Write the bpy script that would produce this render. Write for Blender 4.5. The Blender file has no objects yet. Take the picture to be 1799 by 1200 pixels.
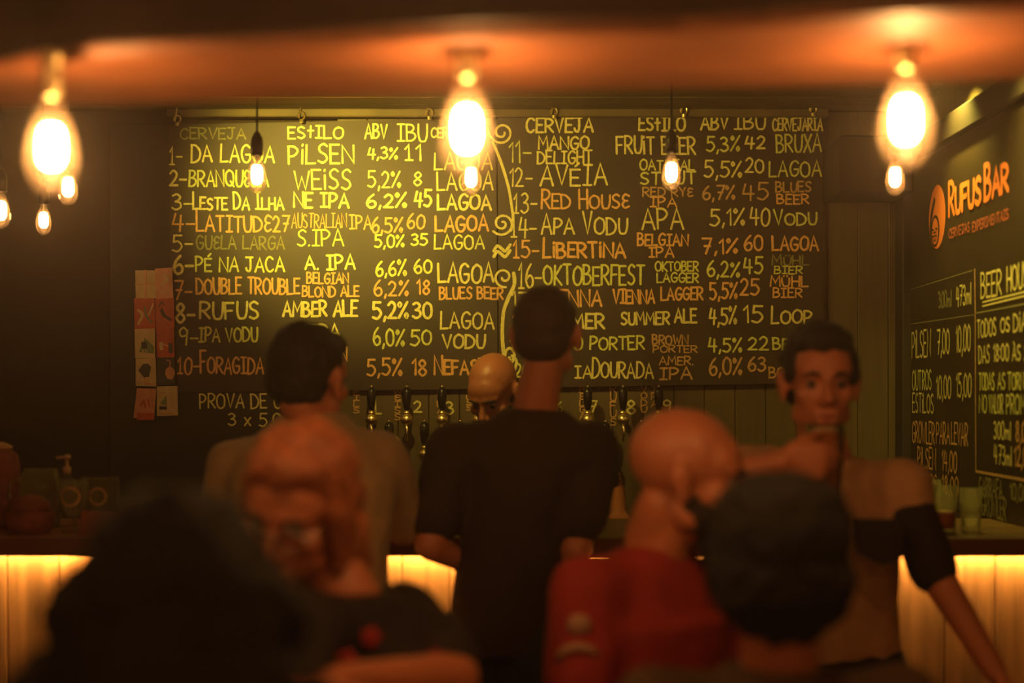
import bpy, bmesh, math, random
from mathutils import Vector, Matrix, noise

random.seed(7)
scene = bpy.context.scene
C = scene.collection
PI = math.pi
F, CX, HY, H = 2500.0, 900.0, 700.0, 1.5      # focal length in pixels, vanishing point, eye height

def P(px, py, d):
    """point of the place seen at pixel (px,py) at depth d (camera looks along +Y)"""
    return Vector(((px - CX) * d / F, d, H - (py - HY) * d / F))

# ---------------------------------------------------------------- camera
cam_d = bpy.data.cameras.new('camera')
cam = bpy.data.objects.new('camera', cam_d); C.objects.link(cam)
cam.location = (0, 0, H); cam.rotation_euler = (PI / 2, 0, 0)
cam_d.sensor_width = 36.0; cam_d.lens = 36.0 * F / 1799.0
cam_d.shift_y = 100.0 / 1799.0
cam_d.clip_start = 0.02
cam_d.dof.use_dof = True; cam_d.dof.focus_distance = 5.15; cam_d.dof.aperture_fstop = 1.4
scene.camera = cam
# ---------------------------------------------------------------- world, exposure, lamps
world = bpy.data.worlds.new('world'); scene.world = world; world.use_nodes = True
world.node_tree.nodes['Background'].inputs[0].default_value = (1.0, 0.36, 0.10, 1)
world.node_tree.nodes['Background'].inputs[1].default_value = 0.26
vs = scene.view_settings
vs.view_transform = 'Standard'; vs.look = 'None'; vs.gamma = 1; vs.use_curve_mapping = False
vs.exposure = 0.0
scene.cycles.use_denoising = True
scene.cycles.sample_clamp_indirect = 4.0
scene.cycles.max_bounces = 6
scene.cycles.caustics_reflective = False; scene.cycles.caustics_refractive = False

def spot(name, loc, aim, power, color, angle, blend=1.0, radius=0.03):
    l = bpy.data.lights.new(name, 'SPOT'); l.energy = power; l.color = color
    l.spot_size = math.radians(angle); l.spot_blend = blend; l.shadow_soft_size = radius
    o = bpy.data.objects.new(name, l); C.objects.link(o); o.location = loc
    o.rotation_euler = (Vector(aim) - Vector(loc)).to_track_quat('-Z', 'Y').to_euler()
    return o
LIME = (1.0, 0.74, 0.10)
spot('spot_light', (-0.95, 3.95, 2.50), (-0.68, 5.2, 2.26), 170, LIME, 54)
spot('spot_light', (-0.35, 3.80, 2.50), (0.25, 5.2, 1.70), 48, (1.0, .66, .11), 95)
spot('spot_light', (1.33, 4.47, 2.53), (1.42, 4.47, 2.2), 60, LIME, 100, 1.0, .012)
spot('spot_light', (1.22, 3.75, 2.53), (1.45, 3.85, 2.2), 70, LIME, 75)
spot('spot_light', (-0.5, 4.2, 2.35), (-0.1, 4.9, 2.55), 16, LIME, 130)  # added fill lamp without a fixture, brightens the ceiling strip

# ---------------------------------------------------------------- materials
def mat(name, col, rough=.6, metal=0., spec=.5, var=0., scale=12., stretch=(1, 1, 1), bump=0., col2=None, sheen=0.):
    m = bpy.data.materials.new(name); m.use_nodes = True
    nt = m.node_tree; b = nt.nodes['Principled BSDF']
    b.inputs['Base Color'].default_value = (*col, 1); b.inputs['Roughness'].default_value = rough
    b.inputs['Metallic'].default_value = metal; b.inputs['Specular IOR Level'].default_value = spec
    if sheen: b.inputs['Sheen Weight'].default_value = sheen
    if var or bump:
        tc = nt.nodes.new('ShaderNodeTexCoord'); mp = nt.nodes.new('ShaderNodeMapping')
        mp.inputs['Scale'].default_value = stretch
        nz = nt.nodes.new('ShaderNodeTexNoise'); nz.inputs['Scale'].default_value = scale; nz.inputs['Detail'].default_value = 5
        nt.links.new(tc.outputs['Object'], mp.inputs[0]); nt.links.new(mp.outputs[0], nz.inputs['Vector'])
        if var:
            r = nt.nodes.new('ShaderNodeValToRGB')
            c2 = col2 or tuple(c * (1 - var) for c in col)
            r.color_ramp.elements[0].position = .35; r.color_ramp.elements[1].position = .65
            r.color_ramp.elements[0].color = (*c2, 1); r.color_ramp.elements[1].color = (*col, 1)
            nt.links.new(nz.outputs['Fac'], r.inputs[0]); nt.links.new(r.outputs[0], b.inputs['Base Color'])
        if bump:
            bp = nt.nodes.new('ShaderNodeBump'); bp.inputs['Strength'].default_value = bump; bp.inputs['Distance'].default_value = .01
            nt.links.new(nz.outputs['Fac'], bp.inputs['Height']); nt.links.new(bp.outputs[0], b.inputs['Normal'])
    return m
def emit(name, col, s):
    m = bpy.data.materials.new(name); m.use_nodes = True; nt = m.node_tree; nt.nodes.clear()
    e = nt.nodes.new('ShaderNodeEmission'); e.inputs[0].default_value = (*col, 1); e.inputs[1].default_value = s
    o = nt.nodes.new('ShaderNodeOutputMaterial'); nt.links.new(e.outputs[0], o.inputs[0]); return m
def glass(name, tint=(1, 1, 1), milk=0., milkcol=(1, .7, .4)):
    m = bpy.data.materials.new(name); m.use_nodes = True; nt = m.node_tree; nt.nodes.clear()
    t = nt.nodes.new('ShaderNodeBsdfTransparent'); t.inputs[0].default_value = (*tint, 1)
    g = nt.nodes.new('ShaderNodeBsdfGlossy'); g.inputs['Roughness'].default_value = .04
    fr = nt.nodes.new('ShaderNodeLayerWeight'); fr.inputs[0].default_value = .16
    mx = nt.nodes.new('ShaderNodeMixShader'); o = nt.nodes.new('ShaderNodeOutputMaterial')
    nt.links.new(fr.outputs['Fresnel'], mx.inputs[0]); nt.links.new(t.outputs[0], mx.inputs[1]); nt.links.new(g.outputs[0], mx.inputs[2])
    last = mx
    if milk:
        tr = nt.nodes.new('ShaderNodeBsdfTranslucent'); tr.inputs[0].default_value = (*milkcol, 1)
        m2 = nt.nodes.new('ShaderNodeMixShader'); m2.inputs[0].default_value = milk
        nt.links.new(mx.outputs[0], m2.inputs[1]); nt.links.new(tr.outputs[0], m2.inputs[2]); last = m2
    nt.links.new(last.outputs[0], o.inputs[0]); return m

M = dict(
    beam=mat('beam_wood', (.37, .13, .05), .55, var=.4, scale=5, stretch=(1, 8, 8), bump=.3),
    beamfront=mat('dark_shaded_wood', (.06, .022, .010), .6, var=.4, scale=5, stretch=(1, 8, 8), bump=.3),
    ceil=mat('ceiling_wood', (.16, .115, .05), .7, var=.4, scale=6, stretch=(1, 10, 1), bump=.3),
    ceilgap=mat('ceiling_dark', (.02, .014, .008), .9),
    olive=mat('olive_board', (.115, .082, .030), .55, var=.2, scale=5, stretch=(8, 8, .6), bump=.15),
    black=mat('black_paint', (.026, .018, .013), .6, var=.3, scale=4, bump=.05),
    dark=mat('dark_wall_paint', (.035, .018, .011), .8, var=.3, scale=3, bump=.1),
    board=mat('blackboard_dusty', (.047, .027, .012), .55, var=.35, scale=3.5, bump=.04),
    sideboard=mat('side_blackboard', (.040, .028, .015), .42, var=.3, scale=3, bump=.04),
    floor=mat('floor_wood', (.07, .035, .018), .5, var=.4, scale=4, stretch=(1, 6, 1)),
    ctop=mat('counter_wood', (.42, .16, .055), .30, var=.4, scale=5, stretch=(1, 8, 1), bump=.05),
    plank=mat('front_plank_wood', (.50, .22, .075), .5, var=.5, scale=4, stretch=(7, 7, .6), bump=.25),
    yellow=mat('chalk_yellow', (.86, .78, .27), .9, var=.22, scale=90),
    green=mat('chalk_green', (.76, .78, .20), .9, var=.25, scale=90),
    dim=mat('chalk_faded', (.32, .30, .12), .9, var=.35, scale=80),
    orange=mat('chalk_orange', (.88, .49, .18), .9, var=.22, scale=90),
    dimor=mat('chalk_faded_orange', (.66, .40, .16), .9, var=.3, scale=80),
    logo=mat('logo_orange', (.85, .23, .05), .6), logodim=mat('logo_red', (.38, .08, .03), .7),
    brass=mat('polished_brass', (.95, .78, .40), .32, metal=1.),
    blackplastic=mat('black_plastic', (.012, .010, .010), .3),
    steel=mat('steel', (.5, .45, .4), .25, metal=1.),
    glass=glass('clear_glass', (.96, .96, .93), .12, (.9, .8, .5)), bulbglass=glass('bulb_glass', (.98, .9, .8), .035),  # milk in the clear glass imitates bright reflections
    beer=mat('amber_beer', (.42, .12, .015), .1), foam=mat('beer_foam', (.8, .6, .35), .8),
    glow=emit('filament_glow', (1.0, .54, .19), 270), glow2=emit('filament_glow_far', (1.0, .54, .19), 60),
    led=emit('led_glow', (1.0, .62, .18), 100),
    lamphot=emit('spot_lens_glow', (1.0, .85, .2), 5),
    skin=mat('skin', (.62, .21, .095), .5, var=.12, scale=9), skin2=mat('skin_warm', (.58, .20, .09), .45, var=.12, scale=9),
    lips=mat('lip_skin', (.42, .10, .06), .5), eyewhite=mat('eye', (.16, .10, .07), .3), iris=mat('iris', (.03, .02, .015), .2),
    hairdark=mat('dark_hair', (.016, .010, .009), .7, var=.3, scale=60, bump=.6),
    hairblack=mat('black_curly_hair', (.010, .009, .009), .85, var=.3, scale=60, bump=.6),
    hairginger=mat('ginger_hair', (.42, .125, .042), .55, var=.45, scale=22, stretch=(3, 3, 1), bump=.6),
    stubble=mat('cropped_hair', (.055, .022, .014), .8, var=.3, scale=60, bump=.4),
    beard=mat('dark_beard', (.03, .016, .012), .85, var=.3, scale=60, bump=.6),
    khaki=mat('grey_beige_knit', (.46, .30, .13), .85, var=.15, scale=14, bump=.3, sheen=.2),
    blacktee=mat('black_cotton', (.035, .014, .011), .85, var=.2, scale=12, bump=.3),
    redtee=mat('red_cotton', (.34, .020, .014), .8, var=.2, scale=10, bump=.3),
    beigetee=mat('beige_cotton', (.66, .36, .17), .85, var=.12, scale=12, bump=.3),
    darktop=mat('dark_print_top', (.018, .010, .012), .85, var=.2, scale=12),
    olivetop=mat('olive_brown_top', (.09, .05, .022), .85, var=.2, scale=12, bump=.3),
    redprint=mat('red_flower_print', (.45, .03, .03), .8), pale=mat('pale_print', (.42, .24, .15), .8),
    jeans=mat('dark_denim', (.018, .018, .026), .85, var=.2, scale=15), shoe=mat('shoe_leather', (.02, .015, .013), .5),
    cream=mat('cream_card', (.62, .47, .22), .45, var=.2, scale=30), redcard=mat('red_card', (.55, .09, .03), .4, var=.3, scale=30),
    pinkcard=mat('pink_card', (.68, .30, .15), .35, var=.25, scale=30), darkcard=mat('dark_ink', (.04, .035, .03), .5),
    greencard=mat('green_ink', (.16, .22, .09), .6), cardsign=mat('brown_card', (.30, .08, .035), .8, var=.2, scale=20),
    cork=mat('wicker', (.26, .06, .028), .8, var=.4, scale=40, bump=.5), gold=mat('gold_print', (.45, .24, .08), .5),
    cord=mat('black_cord', (.012, .009, .007), .7),
)

# ---------------------------------------------------------------- mesh helpers
class MB:
    def __init__(s): s.v = []; s.f = []
    def add(s, vs_, fs_):
        n = len(s.v); s.v += [Vector(v) for v in vs_]; s.f += [tuple(i + n for i in f) for f in fs_]; return s
    def box(s, lo, hi, bev=0.0):
        (x0, y0, z0), (x1, y1, z1) = lo, hi
        if bev <= 0:
            vv = [(x, y, z) for x in (x0, x1) for y in (y0, y1) for z in (z0, z1)]
            return s.add(vv, [(0, 1, 3, 2), (4, 6, 7, 5), (0, 4, 5, 1), (2, 3, 7, 6), (0, 2, 6, 4), (1, 5, 7, 3)])
        bm = bmesh.new(); bmesh.ops.create_cube(bm, size=1)
        for v in bm.verts:
            v.co = Vector(((x0 + x1) / 2 + v.co.x * (x1 - x0), (y0 + y1) / 2 + v.co.y * (y1 - y0), (z0 + z1) / 2 + v.co.z * (z1 - z0)))
        bmesh.ops.bevel(bm, geom=bm.edges[:], offset=bev, segments=1, affect='EDGES')
        bm.verts.index_update()
        s.add([v.co.copy() for v in bm.verts], [tuple(v.index for v in f.verts) for f in bm.faces]); bm.free(); return s
    def loft(s, rings, closed=True):
        n = len(rings[0]); vv = [p for r in rings for p in r]; ff = []
        for i in range(len(rings) - 1):
            for j in range(n):
                k = (j + 1) % n; ff.append((i * n + j, i * n + k, (i + 1) * n + k, (i + 1) * n + j))
        if closed:
            ff.append(tuple(range(n - 1, -1, -1))); ff.append(tuple((len(rings) - 1) * n + j for j in range(n)))
        return s.add(vv, ff)
    def lathe(s, prof, c=(0, 0, 0), n=24, closed=True):
        c = Vector(c)
        return s.loft([[c + Vector((r * math.cos(2 * PI * j / n), r * math.sin(2 * PI * j / n), z)) for j in range(n)] for r, z in prof], closed)
    def ell(s, c, r, R=None, n=16):
        R = R or Matrix.Identity(3); rings = []
        for i in range(1, n // 2 + 4):
            a = PI * i / (n // 2 + 4)
            rings.append([Vector(c) + R @ Vector((r[0] * math.sin(a) * math.cos(2 * PI * j / n), r[1] * math.sin(a) * math.sin(2 * PI * j / n), -r[2] * math.cos(a))) for j in range(n)])
        return s.loft(rings)
    def cap(s, a, b, ra, rb, n=12, flat=1.0, up=None):
        a, b = Vector(a), Vector(b); d = (b - a)
        L = d.length
        if L < 1e-6: return s.ell(a, (ra,) * 3)
        d /= L; u = Vector(up) if up else (Vector((0, 0, 1)) if abs(d.z) < .9 else Vector((1, 0, 0)))
        w = d.cross(u).normalized(); u = w.cross(d).normalized(); rings = []
        for t in (80, 55, 30, 0):
            q = math.radians(t); rings.append((a - d * ra * math.sin(q), ra * math.cos(q)))
        rings.append(((a + b) / 2, (ra + rb) / 2))
        for t in (0, 30, 55, 80):
            q = math.radians(t); rings.append((b + d * rb * math.sin(q), rb * math.cos(q)))
        return s.loft([[c + (w * math.cos(2 * PI * j / n) + u * math.sin(2 * PI * j / n) * flat) * r for j in range(n)] for c, r in rings])
    def tube(s, pts, r, n=8):
        pts = [Vector(p) for p in pts]
        rings = []
        for i, p in enumerate(pts):
            d = (pts[min(i + 1, len(pts) - 1)] - pts[max(i - 1, 0)]).normalized()
            u = Vector((0, 0, 1)) if abs(d.z) < .9 else Vector((1, 0, 0))
            w = d.cross(u).normalized(); u = w.cross(d).normalized()
            rr = r[i] if isinstance(r, (list, tuple)) else r
            rings.append([p + (w * math.cos(2 * PI * j / n) + u * math.sin(2 * PI * j / n)) * rr for j in range(n)])
        return s.loft(rings)

def tag(o, label=None, cat=None, group=None, kind=None):
    for k, v in (('label', label), ('category', cat), ('group', group), ('kind', kind)):
        if v: o[k] = v
    return o
def empty(name, loc, label=None, cat=None, group=None):
    o = bpy.data.objects.new(name, None); C.objects.link(o); o.location = loc
    o.empty_display_size = .05
    return tag(o, label, cat, group)
def worldloc(o):
    v = Vector((0, 0, 0))
    while o: v = v + o.location; o = o.parent
    return v
def build(mb, name, m, parent=None, loc=None, smooth=False):
    """link a MeshBuilder as ONE object; its vertices are in world space"""
    base = Vector(loc) if loc is not None else Vector((0, 0, 0))
    off = base if parent is None else worldloc(parent)
    me = bpy.data.meshes.new(name); me.from_pydata([v - off for v in mb.v], [], mb.f); me.update()
    if smooth: me.polygons.foreach_set('use_smooth', [True] * len(me.polygons))
    me.materials.append(m)
    o = bpy.data.objects.new(name, me); C.objects.link(o)
    if parent is None: o.location = base
    else: o.parent = parent
    return o
def struct(mb, name, m): return tag(build(mb, name, m), kind='structure')
def fuse(mb, name, m, parent, voxel=.008, smooth=6, amp=0., freq=30., fac=.6):
    """voxel-remesh the overlapping pieces into one continuous skin, smooth it, roughen it"""
    off = worldloc(parent)
    me = bpy.data.meshes.new(name); me.from_pydata([v - off for v in mb.v], [], mb.f)
    bm = bmesh.new(); bm.from_mesh(me); bmesh.ops.recalc_face_normals(bm, faces=bm.faces[:]); bm.to_mesh(me); bm.free()
    t = bpy.data.objects.new('tmp', me); C.objects.link(t)
    r = t.modifiers.new('r', 'REMESH'); r.mode = 'VOXEL'; r.voxel_size = voxel; r.use_smooth_shade = True
    s = t.modifiers.new('s', 'SMOOTH'); s.iterations = smooth; s.factor = fac
    dg = bpy.context.evaluated_depsgraph_get(); out = bpy.data.meshes.new_from_object(t.evaluated_get(dg))
    bpy.data.objects.remove(t); bpy.data.meshes.remove(me)
    if amp:
        ns = [v.normal.copy() for v in out.vertices]
        for v, n in zip(out.vertices, ns):
            v.co += n * amp * (noise.noise(v.co * freq) + .5 * noise.noise(v.co * freq * 2.3))
    out.name = name; out.materials.clear(); out.materials.append(m)
    out.polygons.foreach_set('use_smooth', [True] * len(out.polygons))
    o = bpy.data.objects.new(name, out); C.objects.link(o); o.parent = parent
    return o
def copy_tree(o, parent=None):
    c = o.copy(); C.objects.link(c)
    if parent: c.parent = parent
    for ch in [x for x in o.children]: copy_tree(ch, c)
    return c

# ================================================================ SETTING
D = 5.20; XL, XR = -2.3, 1.45; YB = -1.6; ZC = 2.56
struct(MB().box((XL - .1, YB, -.06), (XR + .1, D + .1, 0)), 'floor', M['floor'])
struct(MB().box((XL - .1, YB, 0), (XL, D + .1, ZC)), 'wall_left', M['dark'])
wr = struct(MB().box((XR, YB, 0), (XR + .1, D + .1, ZC)), 'wall_right', M['olive'])
wb = struct(MB().box((XL, D + .02, 0), (XR, D + .1, ZC)), 'wall_back', M['dark'])
# olive boards of the back wall (x 600..1575), full height above the tap rail
x = -.64; k = 0
pw = .112
while x < 1.40 - 1e-3:
    x1 = min(x + pw, 1.405)
    build(MB().box((x + .0008, D, .0), (x1 - .0008, D + .022, ZC - .012), .0025), 'plank', M['olive'], wb)
    x = x1; k += 1
tag(build(MB().box((1.40, D - .10, 0), (XR, D + .02, 2.44), .004), 'trim_1', M['black']), kind='structure')
# ceiling of boards running across
ce = struct(MB().box((XL - .1, YB, ZC + .012), (XR + .1, D + .1, ZC + .08)), 'ceiling', M['ceilgap'])
y = D
while y > 2.4:
    build(MB().box((XL, y - .118, ZC - .01 + random.uniform(-.002, .002)), (XR, y - .003, ZC + .012), .003), 'plank', M['ceil'], ce); y -= .12
# lower ceiling strip over the boards: the ledge the hooks are screwed in
tag(build(MB().box((-1.25, D - .05, ZC - .04), (1.15, D, ZC - .01), .004), 'trim_2', M['ceil']), kind='structure')
# black panel on the left part of the back wall
tag(build(MB().box((-1.465, D - .022, .0), (-.64, D + .02, 2.50), .003), 'wall_panel', M['black']),
    'black wall panel with tasting prices, below and left of the menu', 'wall panel')
panel_left = [o for o in C.objects if o.name == 'wall_panel'][0]
# dark duct at top right of the back wall
b = MB().box((1.135, D - .26, 2.215), (1.395, D, 2.415), .006)
tag(build(b, 'wall_cabinet', M['dark']), 'dark brown box on the wall right of the big blackboard', 'wall box')
# rail and beam on the right wall
tag(build(MB().box((XR - .045, 2.3, 2.335), (XR, D - .1, 2.42), .006), 'trim_3', M['black']), kind='structure')

# ---- soffit beam that carries the three large bulbs
tops = [(-500, 190), (-200, 150), (0, 124), (60, 108), (130, 96), (250, 88), (450, 80), (640, 68), (820, 58), (1000, 53), (1200, 49), (1350, 38), (1480, 22), (1600, 14), (1799, 8), (2100, 0)]
bots = [(-500, 200), (-200, 196), (0, 192), (60, 191), (130, 190), (250, 187), (450, 180), (640, 174), (820, 168), (1000, 163), (1200, 159), (1350, 158), (1480, 156), (1600, 152), (1799, 142), (2100, 135)]
hb = .46
beam = empty('ceiling_beam', (0, 2.0, 1.96), 'rustic dark wooden beam across the room holding three large glowing bulbs', 'beam')
fr, bk = [], []
for (px, yt), (_, yb) in zip(tops, bots):
    d1 = F * hb / (HY - yt); d2 = F * hb / (HY - yb)
    fr.append(Vector(((px - CX) * d1 / F, d1, H + hb))); bk.append(Vector(((px - CX) * d2 / F, d2, H + hb)))
mb = MB(); rings = []
for a, c in zip(fr, bk):
    m1 = a.lerp(c, .33); m2 = a.lerp(c, .66)
    wob = noise.noise(Vector((a.x * 3, 0, 0))) * .006
    rings.append([a + Vector((0, .008, .012)), a + Vector((0, .02, 0)), m1 + Vector((0, 0, wob)), m2 + Vector((0, 0, -wob)), c - Vector((0, .02, 0)), c + Vector((0, 0, .02)),
                  Vector((c.x, c.y, H + hb + .13)), Vector((a.x, a.y + .012, H + hb + .13))])
mb.loft(rings)
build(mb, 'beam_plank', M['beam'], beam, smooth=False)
mb = MB(); rings = []
for a, c in zip(fr, bk):
    rings.append([a + Vector((0, -.004, .014)), a + Vector((0, .011, .014)), a + Vector((0, .011, .45)), a + Vector((0, -.004, .45))])
mb.loft(rings); build(mb, 'front_board', M['beamfront'], beam)  # shade of the unlit front face put into a darker wood colour
for xh in (-1.6, 0.1, 1.3):
    build(MB().box((xh - .03, 2.0, 2.08), (xh + .03, 2.06, ZC), .004), 'hanger', M['beamfront'], beam)

# thin haze volume added to imitate lens glare around the bulbs
hz = bpy.data.materials.new('haze'); hz.use_nodes = True; nt = hz.node_tree; nt.nodes.clear()
vsn = nt.nodes.new('ShaderNodeVolumeScatter'); vsn.inputs['Color'].default_value = (1, .86, .74, 1); vsn.inputs['Density'].default_value = .020; vsn.inputs['Anisotropy'].default_value = .8
vo = nt.nodes.new('ShaderNodeOutputMaterial'); nt.links.new(vsn.outputs[0], vo.inputs['Volume'])
tag(build(MB().box((XL + .01, YB + .01, .01), (XR - .03, D - .12, ZC - .02)), 'haze', hz), 'thin warm haze added to imitate the lens glow around the bulbs', 'haze', kind='stuff')

# ================================================================ BULBS
def bulb(base, label, group, glow, cordtop=None, sc=1.0, name='light_bulb', tilt=0.0):
    """base = point where the socket meets the bulb neck; the bulb hangs down"""
    r = empty(name, base, label, 'light bulb', group)
    prof = [(.0125, 0), (.0135, -.012), (.017, -.022), (.024, -.040), (.0295, -.060), (.032, -.080), (.0315, -.095), (.027, -.112), (.018, -.124), (.007, -.130), (.001, -.131)]
    build(MB().lathe([(q * sc, z * sc) for q, z in prof], base, 24, False), 'glass_envelope', M['bulbglass'], r, smooth=True)
    core = [(.002, -.042), (.009, -.043), (.0125, -.048), (.0145, -.060), (.0145, -.080), (.0125, -.088), (.008, -.094), (.002, -.095)] if cordtop is None else [(.002, -.034), (.012, -.036), (.0175, -.043), (.019, -.060), (.019, -.082), (.0165, -.092), (.010, -.100), (.002, -.102)]
    build(MB().lathe([(q * sc, z * sc) for q, z in core], base, 20), 'filament', glow, r, smooth=True)
    build(MB().lathe([(.0035 * sc, -.038 * sc), (.005 * sc, 0)], base, 8), 'glass_stem', M['steel'], r)
    if cordtop is not None:
        build(MB().lathe([(.0125, -.004), (.0185, 0), (.0185, .035), (.016, .05), (.008, .066), (.003, .07)], base, 16), 'socket', M['blackplastic'], r, smooth=True)
        build(MB().tube([base + Vector((0, 0, .065)), Vector((base.x, base.y, cordtop))], .0032), 'cord', M['cord'], r)
    else:
        build(MB().lathe([(.0120, -.004), (.0135, 0), (.0135, .03), (.014, .050), (.018, .058)], base, 16), 'socket', M['brass'], r, smooth=True)
    return r
for px, py, d, lab in ((91, 168, 1.90, 'large glowing bulb, leftmost of the three under the beam'),
                       (821, 136, 1.885, 'large glowing bulb under the middle of the wooden beam'),
                       (1592, 119, 1.86, 'large glowing bulb, rightmost of the three under the beam')):
    bulb(P(px, py, d), lab, 'large bulbs under the beam', M['glow'])
for px, py, d, lab in ((452, 272, 4.20, 'small pendant bulb before the left half of the blackboard'),
                       (1180, 268, 4.20, 'small pendant bulb before the right half of the blackboard'),
                       (828, 276, 4.15, 'small pendant bulb just below the middle large bulb'),
                       (1573, 276, 4.15, 'small pendant bulb just below the rightmost large bulb'),
                       (120, 293, 4.15, 'small pendant bulb close below right of the leftmost large bulb'),
                       (77, 358, 4.75, 'small dim pendant bulb, lowest of those at the left'),
                       (2, 336, 4.3, 'small pendant bulb cut by the left edge of the view')):
    bulb(P(px, py, d), lab, 'small pendant bulbs over the bar', M['glow2'], cordtop=ZC - .01, sc=.86 if d < 4.5 else .8)
# unseen pendant bulbs, added to light the people
for xx, yy, zz in ((-1.3, .3, 2.15), (1.05, .1, 2.2), (0.0, -.5, 2.2)):
    r = bulb(Vector((xx, yy, zz)), 'pendant bulb ' + ('near the left wall' if xx < -1 else 'near the right wall' if xx > 1 else 'in the middle') + ' over the near seats, added out of view to light the people', 'added bulbs over the seats', emit('added_fill_bulb', (1, .42, .14), 330), cordtop=ZC)

# ================================================================ LETTERING
GL = {
 'A': (1, "0,0 .5,1 1,0|.18,.35 .85,.35"), 'B': (.85, "0,0 0,1|~-.05,1 .6,.97 .8,.77 .5,.56 .05,.53|~.05,.53 .75,.48 .98,.25 .6,.02 -.05,0"),
 'C': (.9, "~.95,.85 .6,1 .2,.85 .02,.5 .2,.12 .6,0 .95,.15"), 'D': (.95, "0,0 0,1|~-.05,1 .5,.95 .97,.6 .85,.2 .4,.02 -.05,0"),
 'E': (.75, "1,1 0,1 0,0 1,0|0,.52 .8,.52"), 'e': (.75, "~.95,.88 .4,1 .05,.72 .35,.52|.35,.52 .75,.52|~.35,.52 .03,.25 .4,0 .98,.12"),
 'F': (.75, "1,1 0,1 0,0|0,.5 .8,.52"), 'G': (.95, "~.95,.85 .6,1 .2,.85 .02,.5 .2,.1 .6,0 .95,.2 .95,.45|.98,.45 .5,.45"),
 'H': (.85, "0,0 0,1|1,0 1,1|0,.5 1,.5"), 'I': (.65, "0,1 1,1|.5,1 .5,0|0,0 1,0"), 'i': (.16, ".5,0 .5,.72|.4,.93 .6,1"),
 'l': (.16, ".5,0 .5,1"), 'J': (.8, "0,1 1,1|~.65,1 .65,.3 .45,.02 .1,.08 0,.25"), 'K': (.85, "0,0 0,1|.9,1 .05,.45 1,0"),
 'L': (.75, "0,1 0,0 1,.02"), 'M': (1.1, "0,0 .08,1 .5,.35 .92,1 1,0"), 'N': (.95, "0,0 0,1 1,0 1,1"),
 'O': (1, "~.5,1 .12,.82 0,.5 .12,.15 .5,0 .88,.15 1,.5 .88,.85 .42,1"), 'P': (.8, "0,0 0,1|~-.05,1 .6,.98 .97,.75 .6,.48 .02,.42"),
 'Q': (1, "~.5,1 .12,.82 0,.5 .12,.15 .5,0 .88,.15 1,.5 .88,.85 .42,1|.6,.3 1,-.05"),
 'R': (.85, "0,0 0,1|~-.05,1 .6,.98 .95,.76 .6,.5 .02,.45|.3,.46 1,0"), 'S': (.8, "~.92,.88 .55,1 .12,.85 .2,.6 .75,.42 .92,.18 .5,0 .03,.1"),
 'T': (.85, "0,1 1,1|.5,1 .5,0"), 't': (.6, ".5,.98 .5,.05|.0,.6 1,.6"), 'U': (.85, "~0,1 .02,.4 .2,.05 .5,0 .8,.05 .98,.4 1,1"),
 'V': (.9, "0,1 .5,0 1,1"), 'W': (1.25, "0,1 .25,0 .5,.7 .75,0 1,1"), 'X': (.85, "0,1 1,0|0,0 1,1"), 'Y': (.85, "0,1 .5,.5 1,1|.5,.5 .5,0"),
 'm': (1., "0,0 0,.5|~0,.4 .25,.5 .5,.3 .5,0|~.5,.3 .75,.5 1,.3 1,0"), 'x': (.6, "0,.6 1,0|0,0 1,.6"),
 '0': (.8, "~.5,1 .12,.82 0,.5 .12,.15 .5,0 .88,.15 1,.5 .88,.85 .42,1"), '1': (.32, "0,.75 .9,1 .9,0"), '!': (.5, "0,.72 .5,1 .5,0|0,0 1,0"),
 '2': (.75, "~.05,.8 .45,1 .88,.8 .7,.45 .05,.02|0,.02 1,.02"), '3': (.75, "~.05,.9 .5,1 .88,.8 .6,.58 .35,.53|~.35,.53 .85,.45 .95,.18 .45,0 0,.12"),
 '4': (.8, ".25,1 .0,.4 1,.4|.75,.9 .68,0"), '5': (.78, ".95,1 .15,1 .1,.58|~.1,.58 .6,.62 .98,.32 .55,0 .0,.08"),
 '6': (.75, "~.75,1 .25,.7 .02,.3 .35,0 .85,.08 .95,.35 .6,.52 .1,.35"), '7': (.75, "0,1 1,1 .35,0|.2,.5 .85,.5"),
 '8': (.75, "~.5,.52 .12,.76 .5,1 .88,.78 .5,.52 .05,.25 .5,0 .95,.25 .5,.52"), '9': (.75, "~.9,.78 .5,1 .08,.78 .3,.5 .85,.58 .92,.85|.92,.85 .85,0"),
 '%': (.85, "1,1 0,0|~.15,.97 .0,.84 .15,.72 .3,.84 .15,.97|~.85,.28 .7,.15 .85,.0 1,.15 .85,.28"), ',': (.15, ".9,.1 .1,-.16"), '.': (.12, ".3,.0 .7,.04"),
 '-': (.6, "0,.42 1,.42"), ':': (.12, ".5,.75 .5,.68|.5,.25 .5,.18"), ' ': (.42, ""), "'": (.12, "1,1.12 .1,.88"),
 'É': (.75, "1,.85 0,.85 0,0 1,0|0,.42 .8,.42|.5,1.02 .9,1.2"), 'À': (1, "0,0 .5,.9 1,0|.18,.33 .85,.33|.3,1.2 .6,1.0"),
 'Ü': (.85, "~0,.8 .02,.35 .2,.05 .5,0 .8,.05 .98,.35 1,.8|.25,1 .3,1.04|.7,1 .75,1.04"),
}
def strokes(g):
    out = []
    for s in GL[g][1].split('|'):
        if not s: continue
        sm = s[0] == '~'; s = s.lstrip('~')
        p = [tuple(float(q) for q in t.split(',')) for t in s.split()]
        out.append(spline(p) if sm else p)
    return out
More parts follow.
